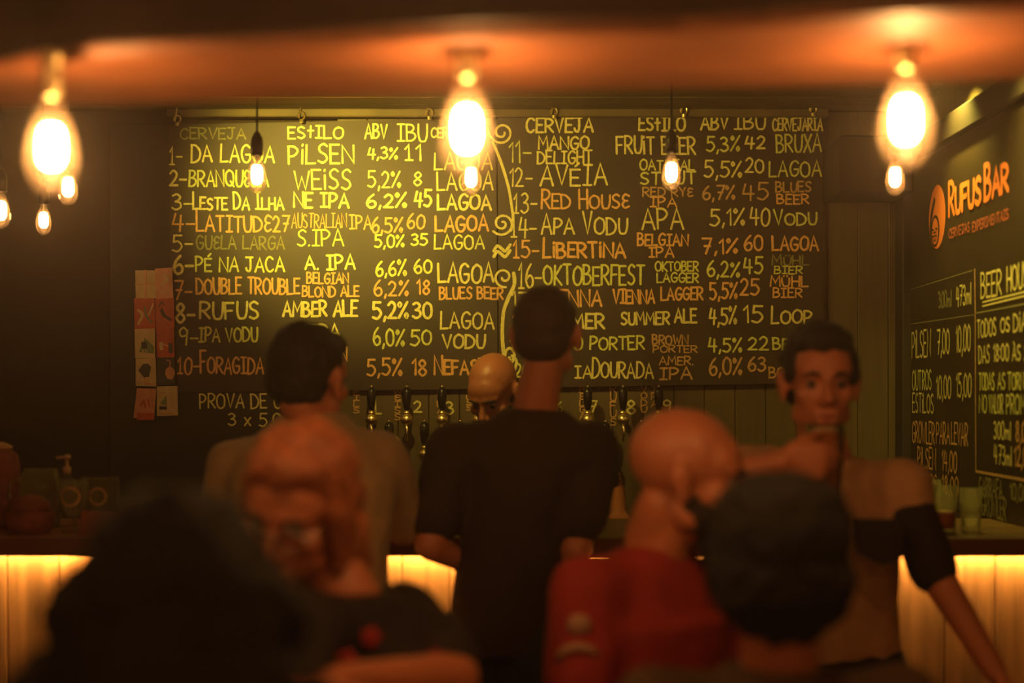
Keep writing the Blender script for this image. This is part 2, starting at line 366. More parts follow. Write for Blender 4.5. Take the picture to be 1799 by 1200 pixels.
def spline(p, n=5):
    q = []; e = [p[0]] + list(p) + [p[-1]]
    for i in range(1, len(e) - 2):
        for k in range(n):
            t = k / n; q.append(tuple(.5 * (2 * e[i][j] + (e[i + 1][j] - e[i - 1][j]) * t + (2 * e[i - 1][j] - 5 * e[i][j] + 4 * e[i + 1][j] - e[i + 2][j]) * t * t + (3 * e[i][j] - e[i - 1][j] - 3 * e[i + 1][j] + e[i + 2][j]) * t ** 3) for j in (0, 1)))
    q.append(tuple(p[-1])); return q
LAYER = 0
def ribbon(mb, pts, w, T):
    """flat marker stroke through 2-D points (u right, v up); T maps (u,v) to space"""
    pts = [Vector(p) for p in pts]
    clean = [pts[0]]
    for p in pts[1:]:
        if (p - clean[-1]).length > .05: clean.append(p)
    if len(clean) < 2: clean.append(clean[0] + Vector((w * .3, 0)))
    pts = clean; h = w / 2
    L, R = [], []
    for i, p in enumerate(pts):
        a = (p - pts[i - 1]).normalized() if i else None
        c = (pts[i + 1] - p).normalized() if i < len(pts) - 1 else None
        d = (a or c) if (a is None or c is None) else (a + c)
        if d.length < .25: d = a
        d = d.normalized(); n = Vector((-d.y, d.x))
        k = 1.0
        if a is not None and c is not None: k = min(1.5, 1 / max(.5, abs(n.dot(Vector((-a.y, a.x))))))
        hw = h * k * random.uniform(.9, 1.1); L.append(p + n * hw); R.append(p - n * hw)
    global LAYER
    LAYER = (LAYER + 1) % 40
    o0 = T(pts[0]); nn = (T(pts[0] + Vector((1, 0))) - o0).cross(T(pts[0] + Vector((0, 1))) - o0).normalized()
    off = nn * (.00004 * LAYER)
    vv = [T(q) + off for q in L] + [T(q) + off for q in R]; n = len(L)
    mb.add(vv, [(i, i + 1, n + i + 1, n + i) for i in range(n - 1)])
    for e_, q in enumerate((pts[0], pts[-1])):
        o2 = off + nn * (.00001 * (e_ + 1))
        mb.add([o2 + T(q + Vector((math.cos(t * PI / 4), math.sin(t * PI / 4))) * h * .98) for t in range(8)], [tuple(range(8))])
def lay(mb, s, u0, v0, u1, v1, w, T, jit=.05, skew=0., ar=None):
    """write s into the box u0..u1, v0(bottom)..v1(top)"""
    capf = s.startswith('^'); s = s.lstrip('^')
    gap = .26; tot = sum(GL[c][0] + gap for c in s) - gap; hgt = v1 - v0
    k = (u1 - u0) / tot; u = u0; dr = random.uniform(-.02, .02) * 0
    first = True
    for c in s:
        gw = GL[c][0] * k
        hh = hgt * (1.0 if (not capf or first) else .74); j1, j2, j3 = (random.uniform(-jit, jit) for _ in range(3))
        if c != ' ':
            for st in strokes(c):
                ribbon(mb, [(u + x_ * gw + j3 * hh * .6 * y_, v0 + (y_ * (1 + j1 * .8) + j2 * .5) * hh + skew * (u - u0)) for x_, y_ in st], w, T)
        u += gw + gap * k
        first = (c == ' ') if capf else False

# ---- the great blackboard: two panels side by side on hooks
YB_ = D - .028
def Tb(q): return P(q[0], -q[1], YB_ - .0015)
def board_poly(corners, name, m, parent, d0=YB_, th=.014):
    f_ = [P(px, py, d0) for px, py in corners]; b_ = [v + Vector((0, th, 0)) for v in f_]
    n = len(f_)
    return build(MB().add(f_ + b_, [tuple(range(n)), tuple(range(2 * n - 1, n - 1, -1))] + [(i, n + i, n + (i + 1) % n, (i + 1) % n) for i in range(n)]), name, m, parent)
bbL = empty('menu_board', P(585, 680, YB_), 'left half of the hanging blackboard menu, beers 1 to 10', 'blackboard')
bbR = empty('menu_board', P(1160, 680, YB_), 'right half of the hanging blackboard menu, beers 11 to 20', 'blackboard')
board_poly([(297, 219), (872, 207), (875, 683), (303, 690)], 'board_panel', M['board'], bbL)
board_poly([(874, 207), (1445, 205), (1447, 673), (877, 682)], 'board_panel', M['board'], bbR)
for p_, xs in ((bbL, ((312, 218), (530, 212), (755, 207))), (bbR, ((974, 205), (1202, 203), (1429, 201)))):
    for hx, hy in xs:
        a = P(hx, hy - 2, YB_ - .03)
        build(MB().tube([a + Vector((.012 * math.cos(t), 0, .014 + .014 * math.sin(t))) for t in [(-80 + 30 * q) * PI / 180 for q in range(11)]] + [a + Vector((0, 0, .06))], .0036, 6).lathe([(.001, -.012), (.008, -.01), (.008, 0), (.001, .002)], a, 8), 'hook', M['brass'], p_)
Y, G_, Dm, O, Od = 'yellow', 'green', 'dim', 'orange', 'dimor'
TL = [("CERVEJA",317,225,432,244,Dm,3),("EStILO",507,222,603,243,Y,3.6),("ABV",642,218,680,243,Y,3.6),("IBU",699,218,751,248,Y,3.6),("CERVEJARIA",758,225,862,242,Y,3.2),
 ("!-",299,258,320,288,Y,3.4),("DA LAGOA",337,256,482,285,Y,3.9),("PiLSEN",508,255,622,287,Y,4.2),("4,3%",647,259,698,279,Y,3.8),("!1",713,254,740,282,Y,4),("LAGOA",764,268,865,298,Y,3.4),
 ("2-",299,300,328,326,Y,4),("BRANQUeLA",333,300,472,327,G_,3.6),("WEiSS",518,299,617,332,Y,3.8),("5,2%",647,300,704,329,Y,3.4),("8",727,302,741,326,Y,3.4),("LAGOA",769,302,866,334,Y,3.6),
 ("3-",303,343,337,369,Y,3.6),("^LESTE DA ILHA",340,340,499,368,Y,3.9),("NE IPA",517,339,613,364,Y,4.6),("6,2%",645,340,714,364,Y,4.6),("45",729,335,758,363,Y,4.6),("LAGOA",770,342,863,368,Y,4.6),
 ("4-",304,376,342,406,O,3.6),("^LATITUDe27",346,371,508,407,O,3.8),("AUSTRALIAN",513,376,610,400,O,2.4),("IPA",615,378,653,402,O,3.2),("6,5%",654,382,707,408,O,3.8),("60",716,377,746,402,O,3.6),("LAGOA",766,379,858,406,O,4.4),
 ("5-",304,413,338,442,Y,3.4),("GUeLA LARGA",346,415,500,438,Dm,3.2),("S.IPA",523,404,604,432,G_,3.4),("5,0%",659,413,710,434,G_,3.6),("35",723,411,751,431,G_,3.6),("LAGOA",764,413,851,437,G_,3.4),
 ("6-",306,449,340,481,Y,5),("PÉ NA JACA",345,452,500,477,G_,3.8),("A. IPA",537,449,624,473,Y,4.8),("6,6%",661,458,714,484,G_,4),("60",729,456,759,479,G_,3.8),("LAGOA",771,462,867,496,Y,4.4),
 ("7-",307,494,337,525,O,3.8),("DOUBLE TROUBLE",346,489,527,516,O,3.8),("BELGIAN",540,480,613,498,O,3.8),("BLOND ALE",532,503,631,521,O,3.8),("6,2%",658,493,717,519,O,3.6),("18",734,493,755,517,O,3.6),("BLUES BEER",773,505,884,525,O,3.6),
 ("8-",310,534,343,566,Y,4.8),("RUFUS",352,531,455,560,Y,4.4),("AMBER ALE",498,529,628,555,Y,5),("5,2%",656,531,717,559,Y,5),("30",726,533,759,559,Y,4.8),("LAGOA",775,548,868,577,Y,3.8),
 ("9-",314,578,348,607,G_,3.4),("IPA VODU",350,576,453,600,G_,3.6),("A.IPA",513,571,598,596,Y,4.4),("6,0%",657,578,710,607,G_,3.8),("50",722,581,758,606,G_,3.8),("VODU",779,588,852,611,Y,4.2),
 ("!0-",313,628,350,657,O,3.6),("^FORAGIDA",353,618,463,656,O,3.8),("AMERICAN",503,611,610,634,O,3.8),("5,5%",646,631,706,659,O,4),("18",725,630,750,659,O,4),("^NEFASTA",764,624,872,657,O,4.6)]
TR = [("CERVEJA",925,208,1042,232,Y,4.2),("EStILO",1123,206,1204,229,Y,4.2),("ABV",1232,203,1279,227,Y,4),("IBU",1291,204,1345,227,Y,3.6),("CERVEJARIA",1358,208,1445,229,Y,3.2),
 ("11-",895,249,933,285,G_,3.2),("MANGO",947,240,1035,262,Y,3.8),("DELIGHT",945,265,1040,287,Y,3.4),("FRUiT BEER",1084,241,1222,270,Y,3.8),("5,3%",1242,239,1299,265,G_,3.6),("42",1310,239,1344,261,Y,4),("BRUXA",1365,237,1443,267,G_,3.4),
 ("12-",896,296,935,328,Y,3.2),("AVÉIA",950,290,1067,325,Y,4),("OATMEAL",1125,281,1220,299,G_,3.2),("STOUT",1126,302,1223,323,G_,3.6),("5,5%",1238,284,1303,311,Y,3.6),("20",1310,279,1342,303,Y,3.6),("LAGOA",1352,283,1443,310,G_,3.4),
 ("!3-",903,339,943,374,Y,3.4),("^RED HOUSe",952,334,1106,366,O,3.8),("RED RYe",1130,330,1218,345,Od,3.2),("IPA",1143,347,1189,363,O,3.2),("6,7%",1235,327,1291,350,Od,3.4),("45",1306,323,1350,351,Od,3.4),("BLUES",1364,320,1425,337,Od,3.2),("BEER",1366,342,1421,358,O,3.2),
 ("!4-",899,383,943,417,Y,3.6),("^APA VODU",952,374,1102,411,Y,3.8),("APA",1129,368,1201,402,Y,4),("5,1%",1248,367,1308,396,Y,3.6),("40",1319,366,1352,396,Y,3.6),("^VODU",1361,368,1435,395,G_,3.6),
 ("!5-",903,424,947,453,O,3.8),("^LiBERTiNA",955,418,1099,452,O,4.8),("BELGIAN",1121,411,1209,431,O,4),("IPA",1141,435,1184,452,O,3.8),("7,1%",1235,419,1295,445,O,4),("60",1308,415,1340,440,O,3.8),("LAGOA",1358,416,1438,440,O,4),
 ("!6-",912,463,952,506,Y,3.8),("OKTOBERFEST",956,467,1132,500,G_,4),("OKTOBER",1152,460,1227,476,G_,3.2),("LAGGER",1155,480,1227,496,G_,3.2),("6,2%",1243,460,1299,486,G_,3.8),("45",1308,453,1340,480,G_,3.8),("MÜHL",1357,449,1421,466,Dm,3.2),("BIER",1361,468,1410,481,G_,3.2),
 ("17-",901,513,940,538,Y,3.8),("VIENNA",950,511,1057,538,O,4.6),("VIENNA",1078,509,1150,533,O,4.2),("LAGGER",1162,505,1235,527,O,3.8),("5,5%",1248,497,1295,525,O,3.8),("25",1301,491,1334,518,O,3.8),("MÜHL",1354,485,1420,503,O,3.4),("BIER",1359,506,1409,522,O,3.4),
 ("18-",901,550,935,575,O,3.6),("SUMMER",945,552,1062,577,Y,4.4),("SUMMER",1092,549,1176,570,Y,4.2),("ALE",1186,543,1224,566,Y,4.2),("4,5%",1247,540,1294,569,Y,3.8),("15",1308,536,1340,566,Y,4),("^LOOP",1356,538,1426,568,Y,4),
 ("19-",897,592,932,618,G_,3.4),("PRETO PORTER",945,592,1132,614,G_,3.6),("BROWN",1147,589,1209,605,Od,3.4),("PORTER",1148,607,1225,619,Od,3.2),("4,5%",1246,594,1303,618,G_,3.6),("22",1315,592,1350,614,G_,3.6),("BE",1359,595,1386,614,G_,3.8),
 ("20-",905,640,942,662,G_,3.4),("IA",1011,643,1040,664,Y,3.6),("^DOURADA",1041,628,1148,664,Y,3.6),("AMER.",1159,627,1218,641,Od,3.2),("IPA",1160,646,1216,666,Od,3.6),("6,0%",1247,629,1303,658,Od,3.8),("63",1315,628,1345,652,Od,3.8),("BO",1352,645,1380,663,Od,3.4)]
def write(entries, parent, T, grow=.1):
    for s, a, t, b2, bo, m, w in entries:
        mb = MB(); lay(mb, s, a, -bo, b2, -t, min(w * .95 + grow, .165 * (bo - t) + .3), T, .075)
        build(mb, 'lettering', M[m], parent)
write(TL, bbL, Tb); write(TR, bbR, Tb)
# centre scroll ornament
def curl(cx_, cy_, r0, r1, a0, a1, n=26):
    return [(cx_ + (r0 + (r1 - r0) * i / n) * math.cos(math.radians(a0 + (a1 - a0) * i / n)), -cy_ + (r0 + (r1 - r0) * i / n) * math.sin(math.radians(a0 + (a1 - a0) * i / n))) for i in range(n + 1)]
mb = MB()
ribbon(mb, curl(882, 233, 5, 20, 0, -520), 4, Tb)
ribbon(mb, spline([(866, -250), (874, -268), (884, -295), (894, -330), (899, -360), (902, -385), (898, -405)]), 5, Tb)
ribbon(mb, curl(883, 393, 3, 21, 90, -500), 4.2, Tb)
ribbon(mb, curl(886, 487, 4, 18, 200, 640), 4.2, Tb)
ribbon(mb, spline([(903, -480), (904, -500), (893, -525), (885, -550), (883, -590), (886, -632)]), 6.5, Tb)
ribbon(mb, spline([(886, -632), (890, -616), (898, -612), (904, -622), (900, -636), (895, -628)]), 5, Tb)
ribbon(mb, spline([(900, -625), (908, -635), (904, -652)]), 5, Tb)
for dy in (0, 10):
    ribbon(mb, spline([(868, -441 - dy), (874, -432 - dy), (881, -436 - dy), (888, -441 - dy), (897, -430 - dy)]), 5.5, Tb)
build(mb, 'scroll_ornament', M['yellow'], bbL)

# ---- lettering on the black panel and on the olive boards
def Tp(q): return P(q[0], -q[1], D - .024)
write([("PROVA DE CHOPP", 352, 693, 556, 717, Y, 3), ("3 x 5,00", 402, 726, 512, 748, Y, 3)], panel_left, Tp)
def To(q): return P(q[0], -q[1], D - .0015)
tl = empty('tap_lettering', P(900, 700, D), 'hand-painted tap numbers and beer names on the olive boards', 'lettering')
nums = [("!",650,700,670,727,Y,4),("2",728,704,741,724,Y,3.6),("3",784,707,797,728,Y,3.6),("4",852,707,866,728,Y,3.4),("5",914,707,928,728,Y,3.4),("6",978,706,988,724,G_,3),("7",1038,705,1049,723,Y,3.8),("8",1102,703,1117,727,Y,4),("9",1165,702,1179,722,Y,3.4),
        ("12",688,769,702,786,Y,3.2),("13",752,768,768,785,Od,2.8),("18",1066,764,1082,780,Od,3),("A",1083,830,1093,847,Od,2.8),("K",752,825,761,838,Od,2.6)]
write(nums, tl, To, 0)
for s, xc, y0, y1, m in (("PILS", 627, 683, 727, Od), ("WeISS", 699, 682, 739, Od), ("NIPA", 774, 683, 728, Od), ("USS", 825, 694, 722, Od), ("BeLGA", 1024, 680, 738, Od), ("RUFUS", 1078, 678, 749, Od), ("VODU", 1132, 678, 726, Od), ("IPA", 1150, 679, 716, Od)):
    mb = MB(); n = len(s); hgt = (y1 - y0) / n
    for i, c in enumerate(s):
        w_ = 5 if c != 'W' else 8
        lay(mb, c, xc - w_, -(y0 + hgt * (i + .86)), xc + w_, -(y0 + hgt * i), 2.4, To)
    build(mb, 'lettering', M[m], tl)

# ---- right wall blackboard
def Tw(q):      # q = (depth, height)
    return Vector((XR - .0225, q[0], q[1]))
def wy(px): return F * (XR - .0225) / (px - CX)
def wz(px, py): return H - (py - HY) / (px - CX) * (XR - .0225)
side = empty('price_board', (XR, 3.9, 1.4), 'tall blackboard of prices on the right side wall under a bar emblem', 'blackboard')
build(MB().box((XR - .021, 2.6, 1.14), (XR - .001, D - .101, 2.335), .003), 'board_panel', M['sideboard'], side)
TW = [("300ml",1650,514,542,1672,Dm,3),("473ml",1681,504,538,1707,Y,3.2),("PiLSEN",1603,584,629,1636,Y,3.6),("7,00",1648,580,622,1669,Y,3.6),("10,00",1681,575,619,1706,Y,3.6),
 ("OUTROS",1604,652,685,1637,G_,3.2),("10,00",1646,662,700,1671,Y,3.4),("15,00",1681,658,697,1707,Y,3.4),("ESTiLOS",1604,692,724,1641,Y,3),
 ("GROWLER",1604,740,776,1643,O,3),("PARA",1646,742,778,1669,O,3),("LEVAR",1672,742,780,1701,O,3),("PiLSEN",1613,785,820,1645,O,3.2),("14,00",1656,791,826,1682,O,3.2),
 ("OUTROS",1613,829,856,1646,O,3),("18,00",1656,834,866,1684,O,3),("BEER",1724,482,524,1760,Y,3.8),("HOUSE",1770,470,512,1816,Y,3.8),
 ("TODOS",1718,564,593,1751,Y,3.2),("OS",1759,560,584,1775,Y,3.2),("DiAS",1782,552,583,1815,Y,3.2),("DAS",1720,608,638,1739,Y,3.2),("18:00",1746,606,635,1773,Y,3.2),("ÀS 23",1779,608,634,1814,Y,3.2),
 ("TODAS",1721,656,685,1748,G_,3.2),("AS",1754,656,684,1767,G_,3.2),("TORNEIRAS",1772,656,684,1838,G_,3.2),("NO",1721,694,724,1734,G_,3.2),("VALOR",1738,694,725,1763,G_,3.2),("PROMO",1769,694,726,1812,G_,3.2),
 ("300ml",1747,740,770,1777,Y,3),("8,00",1786,740,775,1812,O,3),("473ml",1748,782,814,1778,Y,3),("12,00",1783,784,818,1814,O,3),
 ("GARRAFA",1721,838,868,1762,Dm,3.4),("10,00",1776,848,876,1806,Dm,3.4),("GROWLER",1726,868,904,1768,Dm,3.4)]
for s, a, t, bo, b2, m, w in TW:
    y0, y1 = wy(a), wy(b2)      # reading runs from far (left in view) to near
    z1, z0 = wz(a, t), wz(a, bo)
    mb = MB(); sc_ = 1000.
    lay(mb, s, -y0 * sc_, z0 * sc_, -y1 * sc_, z1 * sc_, (w + .8) * 1.75, lambda q: Tw((-q[0] / sc_, q[1] / sc_)), .04)
    build(mb, 'lettering', M[m], side)
def wline(pts, w, m, name='painted_line'):
    mb = MB(); ribbon(mb, [(-wy(a) * 1000, wz(a, b_) * 1000) for a, b_ in pts], w, lambda q: Tw((-q[0] / 1000, q[1] / 1000))); build(mb, name, m, side)
wline([(1713, 474), (1714, 548)], 9, M['dimor']); wline([(1714, 550), (1715, 828)], 8, M['dimor']); wline([(1715, 828), (1815, 846)], 9, M['dimor'])
wline([(1596, 510), (1709, 475)], 2.5, M['dim']); wline([(1598, 570), (1711, 553)], 2.5, M['dim'])
wline([(1727, 538), (1812, 517)], 5, M['yellow']); wline([(1727, 531), (1812, 510)], 5, M['yellow']); wline([(1716, 550), (1812, 532)], 4, M['dim'])
# emblem
def Te(q): return Vector((XR - .0226, -q[0], q[1]))
mb = MB()
def wtext(s, a, b2, t, bo, w, m, dx=0):
    mb = MB(); lay(mb, s, -wy(a) * 1000, wz(a, bo) * 1000, -wy(b2) * 1000, wz(a, t) * 1000, w, lambda q: Tw((-q[0] / 1000, q[1] / 1000)), .01)
    build(mb, 'lettering', m, side)
wtext("^RUFUS", 1668, 1724, 322, 379, 19, M['logo']); wtext("^BAR", 1731, 1772, 291, 351, 19, M['logo'])
wtext("CERVEJAS", 1668, 1704, 404, 419, 6, M['logodim']); wtext("EXPERIMENTAIS", 1709, 1773, 391, 407, 6, M['logodim'])
yc, zc_ = wy(1646.5), wz(1646.5, 381)
ry = abs(wy(1632) - wy(1661)) / 2; rz = (wz(1646, 325) - wz(1646, 437)) / 2
def disc(cy_, cz_, a, b_, off, m, name, T0=0, T1=360):
    n = 28; vv = [Vector((XR - off, cy_ - a * math.cos(math.radians(T0 + (T1 - T0) * i / n)), cz_ + b_ * math.sin(math.radians(T0 + (T1 - T0) * i / n)))) for i in range(n)]
    build(MB().add(vv, [tuple(range(n))]), name, m, side)
disc(yc, zc_, ry, rz, .0222, M['logo'], 'emblem')
mb = MB(); pts = [(-yc * 1000 + ry * 1000 * u, zc_ * 1000 + rz * 1000 * v) for u, v in ((-.25, .55), (-.5, .3), (-.68, 0), (-.72, -.35), (-.6, -.6))]
ribbon(mb, spline(pts), 20, lambda q: Vector((XR - .0226, -q[0] / 1000, q[1] / 1000)))
build(mb, 'emblem_stroke', M['sideboard'], side)
disc(yc + ry * .2, zc_ - rz * .42, ry * .52, rz * .50, .0230, M['sideboard'], 'emblem_ring')
disc(yc + ry * .2, zc_ - rz * .44, ry * .37, rz * .42, .0233, M['logo'], 'emblem_face')
mb = MB()
for u, v in ((-.42, -.36), (0, -.36), (-.35, -.58), (-.05, -.58), (-.2, -.47), (-.2, -.72)):
    ribbon(mb, [(-yc * 1000 + ry * 1000 * (u - .07), zc_ * 1000 + rz * 1000 * v), (-yc * 1000 + ry * 1000 * (u + .12), zc_ * 1000 + rz * 1000 * (v - .02))], 7, lambda q: Vector((XR - .0237, -q[0] / 1000, q[1] / 1000)))
build(mb, 'emblem_features', M['sideboard'], side)

# ---- spotlight above the rail on the right wall
sp = empty('spotlight', (1.34, 4.47, ZC), 'small ceiling spotlight washing the right wall above the bar emblem', 'spotlight')
build(MB().lathe([(.045, -.012), (.048, 0), (.048, .001)], (1.34, 4.47, ZC - .002), 20), 'housing', M['blackplastic'], sp)
sp2 = empty('spotlight', (-.95, 3.95, ZC), 'black ceiling spotlight hidden above the beam, aimed at the left blackboard', 'spotlight')
build(MB().cap((-.95, 3.93, ZC - .01), (-.95, 3.90, ZC - .035), .03, .035), 'housing', M['blackplastic'], sp2)

# ================================================================ CARDS pinned left of the board
def card(corners, m, name, label, deco, off=.0):
    r = empty(name, P(corners[0][0], corners[0][1], D - .03), label, 'card', 'cards pinned in two columns left of the blackboard')
    dd = D - .046 - off
    board_poly(corners, 'sheet', m, r, dd, .0015)
    x0, y0 = corners[0]; x1, y1 = corners[2]
    for i, (kind, mm, pts) in enumerate(deco):
        mb = MB(); T = lambda q: P(x0 + (x1 - x0) * q[0], y0 + (y1 - y0) * q[1], dd - .0008 - .0002 * i)
        if kind == 'poly': mb.add([T(q) for q in pts], [tuple(range(len(pts)))])
        else:
            pp = [(x0 + (x1 - x0) * q[0], -(y0 + (y1 - y0) * q[1])) for q in spline(pts)]
            ribbon(mb, pp, kind, lambda q: P(q[0], -q[1], dd - .0008 - .0002 * i))
        build(mb, 'print', mm, r)
card([(238, 475), (274, 475), (275, 524), (239, 524)], M['cream'], 'postcard', 'cream card with a reddish cross-shaped fold pattern, top of the left column', [(3, M['pinkcard'], [(.5, 0), (.5, 1)]), (2, M['pinkcard'], [(0, .5), (1, .5)])])
card([(273, 472), (303, 470), (305, 526), (274, 527)], M['pinkcard'], 'postcard', 'glossy pinkish card with pale blotches, top of the right column', [(5, M['cream'], [(.5, .2), (.7, .35), (.4, .5)]), (2, M['cream'], [(.3, .8), (.8, .7)])], .002)
card([(236, 524), (272, 524), (273, 577), (237, 578)], M['redcard'], 'postcard', 'red card with pale sprawling shapes, second in the left column', [(5, M['cream'], [(.2, .4), (.4, .55), (.2, .85)]), (4, M['greencard'], [(.5, .3), (.6, .6), (.85, .8)]), (3, M['cream'], [(.9, .2), (.7, .55)])], .001)
card([(273, 526), (306, 523), (307, 575), (274, 577)], M['redcard'], 'postcard', 'bright red card with a dark slanting bird-like shape, second in the right column', [('poly', M['darkcard'], [(.25, .4), (.35, .3), (.55, .55), (.9, .72), (.8, .78), (.4, .62)]), (2, M['darkcard'], [(.2, .25), (.35, .1), (.5, .2)])], .003)
card([(237, 578), (273, 577), (273, 629), (238, 629)], M['cream'], 'postcard', 'cream card with a dark standing figure before a green hill, third in the left column', [('poly', M['greencard'], [(.2, .8), (.5, .3), (.95, .6), (.95, .85)]), ('poly', M['darkcard'], [(.32, .45), (.6, .45), (.62, .68), (.35, .68)]), (2, M['cream'], [(.4, .7), (.4, .92)]), (2, M['cream'], [(.55, .7), (.55, .92)])])
card([(275, 577), (306, 575), (307, 628), (276, 628)], M['redcard'], 'postcard', 'dark red card with two small pale and dark figures, third in the right column', [('poly', M['cream'], [(.15, .5), (.35, .45), (.4, .75), (.2, .75)]), ('poly', M['darkcard'], [(.65, .5), (.9, .5), (.92, .85), (.68, .85)]), (2, M['cream'], [(.4, .55), (.65, .6)])], .002)
card([(239, 630), (274, 629), (275, 679), (239, 678)], M['cream'], 'postcard', 'cream card with a black broad-caped figure on thin legs, fourth in the left column', [('poly', M['darkcard'], [(.12, .42), (.35, .2), (.6, .18), (.75, .3), (.65, .65), (.4, .68)]), (2, M['pinkcard'], [(.45, .7), (.45, .95)]), (2, M['pinkcard'], [(.6, .7), (.62, .95)]), (1.2, M['pinkcard'], [(0, .85), (1, .9)])])
card([(276, 629), (307, 628), (308, 676), (276, 677)], M['darkcard'], 'postcard', 'black card with a round orange-red lantern-like shape, fourth in the right column', [('poly', M['pinkcard'], [(.5, .42), (.7, .3), (.95, .42), (1, .6), (.85, .8), (.6, .78), (.45, .6)]), (2, M['pinkcard'], [(.7, .35), (.72, .12), (.55, .08)])], .003)
card([(241, 682), (275, 683), (271, 738), (235, 734)], M['pinkcard'], 'postcard', 'tilted dull pink card with a plain red lower band, bottom of the left column', [('poly', M['redcard'], [(0, .78), (1, .78), (1, 1.0), (0, 1.0)]), (4, M['redcard'], [(.2, .55), (.4, .4), (.5, .6)]), (3, M['redcard'], [(.65, .35), (.75, .6)])], .001)
card([(276, 679), (312, 678), (313, 730), (276, 731)], M['cream'], 'postcard', 'cream leaflet with a green bottle-shaped drawing, bottom of the right column', [('poly', M['greencard'], [(.15, .6), (.45, .3), (.5, .66)]), ('poly', M['darkcard'], [(.12, .68), (.48, .68), (.48, .8), (.12, .8)]), (1.2, M['pinkcard'], [(.1, .22), (.45, .2)]), (2.5, M['pinkcard'], [(.15, .93), (.85, .93)])], .002)

# ================================================================ BEER TAPS
def tap(px, py, label):
    c = P(px, py, D - .10)
    r = empty('beer_tap', c, label, 'beer tap', 'beer taps on the olive boards')
    build(MB().cap(c + Vector((0, .01, 0)), c + Vector((0, .10, 0)), .011, .012), 'shank', M['brass'], r, smooth=True)
    build(MB().ell(c, (.0225, .024, .0225)).lathe([(.008, .015), (.013, .02), (.013, .026), (.007, .034)], c, 14), 'faucet_body', M['brass'], r, smooth=True)
    build(MB().tube([c + Vector((0, -.004, -.012)), c + Vector((0, -.016, -.032)), c + Vector((0, -.020, -.078))], [.008, .0065, .006], 10), 'spout', M['brass'], r, smooth=True)
    build(MB().lathe([(.006, .032), (.009, .036), (.013, .05), (.0165, .075), (.0165, .098), (.012, .112), (.004, .116)], c, 14), 'handle', M['blackplastic'], r, smooth=True)
    build(MB().lathe([(.001, .114), (.004, .116), (.004, .120), (.001, .123)], c, 8), 'handle_pin', M['brass'], r, smooth=True)
    return r
pos = ['first from the left in the upper row', 'second of the upper row, beside the painted 2', 'third of the upper row, beside the painted 3', 'upper row, behind the bald bartender', 'upper row, behind the neck of the man in black',
       'upper row, above the right shoulder in black', 'seventh of the upper row', 'eighth of the upper row', 'last of the upper row, by the painted 9']
for i, px in enumerate((653, 715, 777, 840, 902, 967, 1033, 1095, 1158)):
    tap(px, 737, 'brass beer tap with black handle, ' + pos[i])
pos2 = ['first of the lower row', 'lower row, between taps 2 and 3', 'third of the lower row', 'fourth of the lower row', 'fifth of the lower row', 'lower row, between the painted 7 and 8', 'last of the lower row']
for i, px in enumerate((684, 746, 809, 871, 934, 1064, 1127)):
    tap(px, 798, 'brass beer tap with black handle, ' + pos2[i])

# ================================================================ BAR COUNTER
ZT = 1.14; YF = 3.67
XL, XR_ = XL + .004, XR
XR = XR - .004
bar = empty('bar_counter', (0, YF + .3, 0), 'long wooden bar counter with a glowing plank front', 'bar counter')
build(MB().box((XL, YF, ZT - .042), (-.30, YF + .60, ZT), .004), 'counter_top', M['ctop'], bar)  # colour raised for the lamplight on the left part
build(MB().box((-.298, YF, ZT - .042), (XR, YF + .60, ZT), .004), 'counter_top', mat('counter_shaded_wood', (.14, .075, .03), .33, var=.4, scale=5, stretch=(1, 8, 1)), bar)  # same counter, dimmer light on the right put into a darker colour
build(MB().box((XL, YF - .012, ZT - .046), (XR, YF + .002, ZT + .001), .003), 'edge_strip', mat('counter_edge', (.13, .04, .018), .5), bar)
x = XL + .02
while x < XR - .02:
    w = .1325 * random.choice((1, .96, 1.04)); x1 = min(x + w, XR - .003)
    build(MB().box((x + .0015, YF + .13 + random.uniform(-.002, .002), .02), (x1 - .0015, YF + .152, ZT - .042), .002), 'plank', M['plank'], bar); x = x1
build(MB().box((XL, YF + .153, 0), (XR, YF + .19, ZT - .042)), 'carcass', M['black'], bar)
build(MB().box((XL + .01, YF + .098, ZT - .052), (XR - .01, YF + .112, ZT - .0425)), 'led_strip', M['led'], bar)
build(MB().box((XL + .01, YF + .080, ZT - .056), (XR - .01, YF + .092, ZT - .0425)), 'led_channel', M['steel'], bar)

XL, XR = XL - .004, XR_
# ================================================================ THINGS ON THE COUNTER
def tumbler(c, label, h=.145, r=.038, beer=0., name='beer_glass', group=None, tilt=None, foam=True):
    e = empty(name, c, label, 'glass', group)
    prof = [(.001, .0), (r * .8, .0), (r * .82, .012), (r * .92, h * .5), (r, h), (r - .003, h), (r * .92 - .003, h * .5), (r * .8 - .003, .014), (.001, .013)]
    g = build(MB().lathe(prof, c, 24, False), 'glass_wall', M['glass'], e, smooth=True)
    if beer:
        build(MB().lathe([(.001, .014), (r * .76, .014), (r * .84, h * beer), (.001, h * beer)], c, 20), 'beer', M['beer'], e, smooth=True)
        if foam: build(MB().lathe([(.001, h * beer), (r * .85, h * beer), (r * .86, h * beer + .006), (.001, h * beer + .007)], c, 20), 'foam', M['foam'], e, smooth=True)
    return e
cz = ZT
def onbar(px, d): return Vector(((px - CX) * d / F, d, cz))
tumbler(onbar(1660, 3.80), 'beer glass a third full of amber beer on the right of the bar', .128, .034, .42)
tumbler(onbar(1706, 3.84), 'empty clear beer glass beside the amber one, under the price board', .118, .030)
tumbler(onbar(1635, 4.02), 'empty glass half hidden behind the amber beer and the black sleeve', .13, .030)
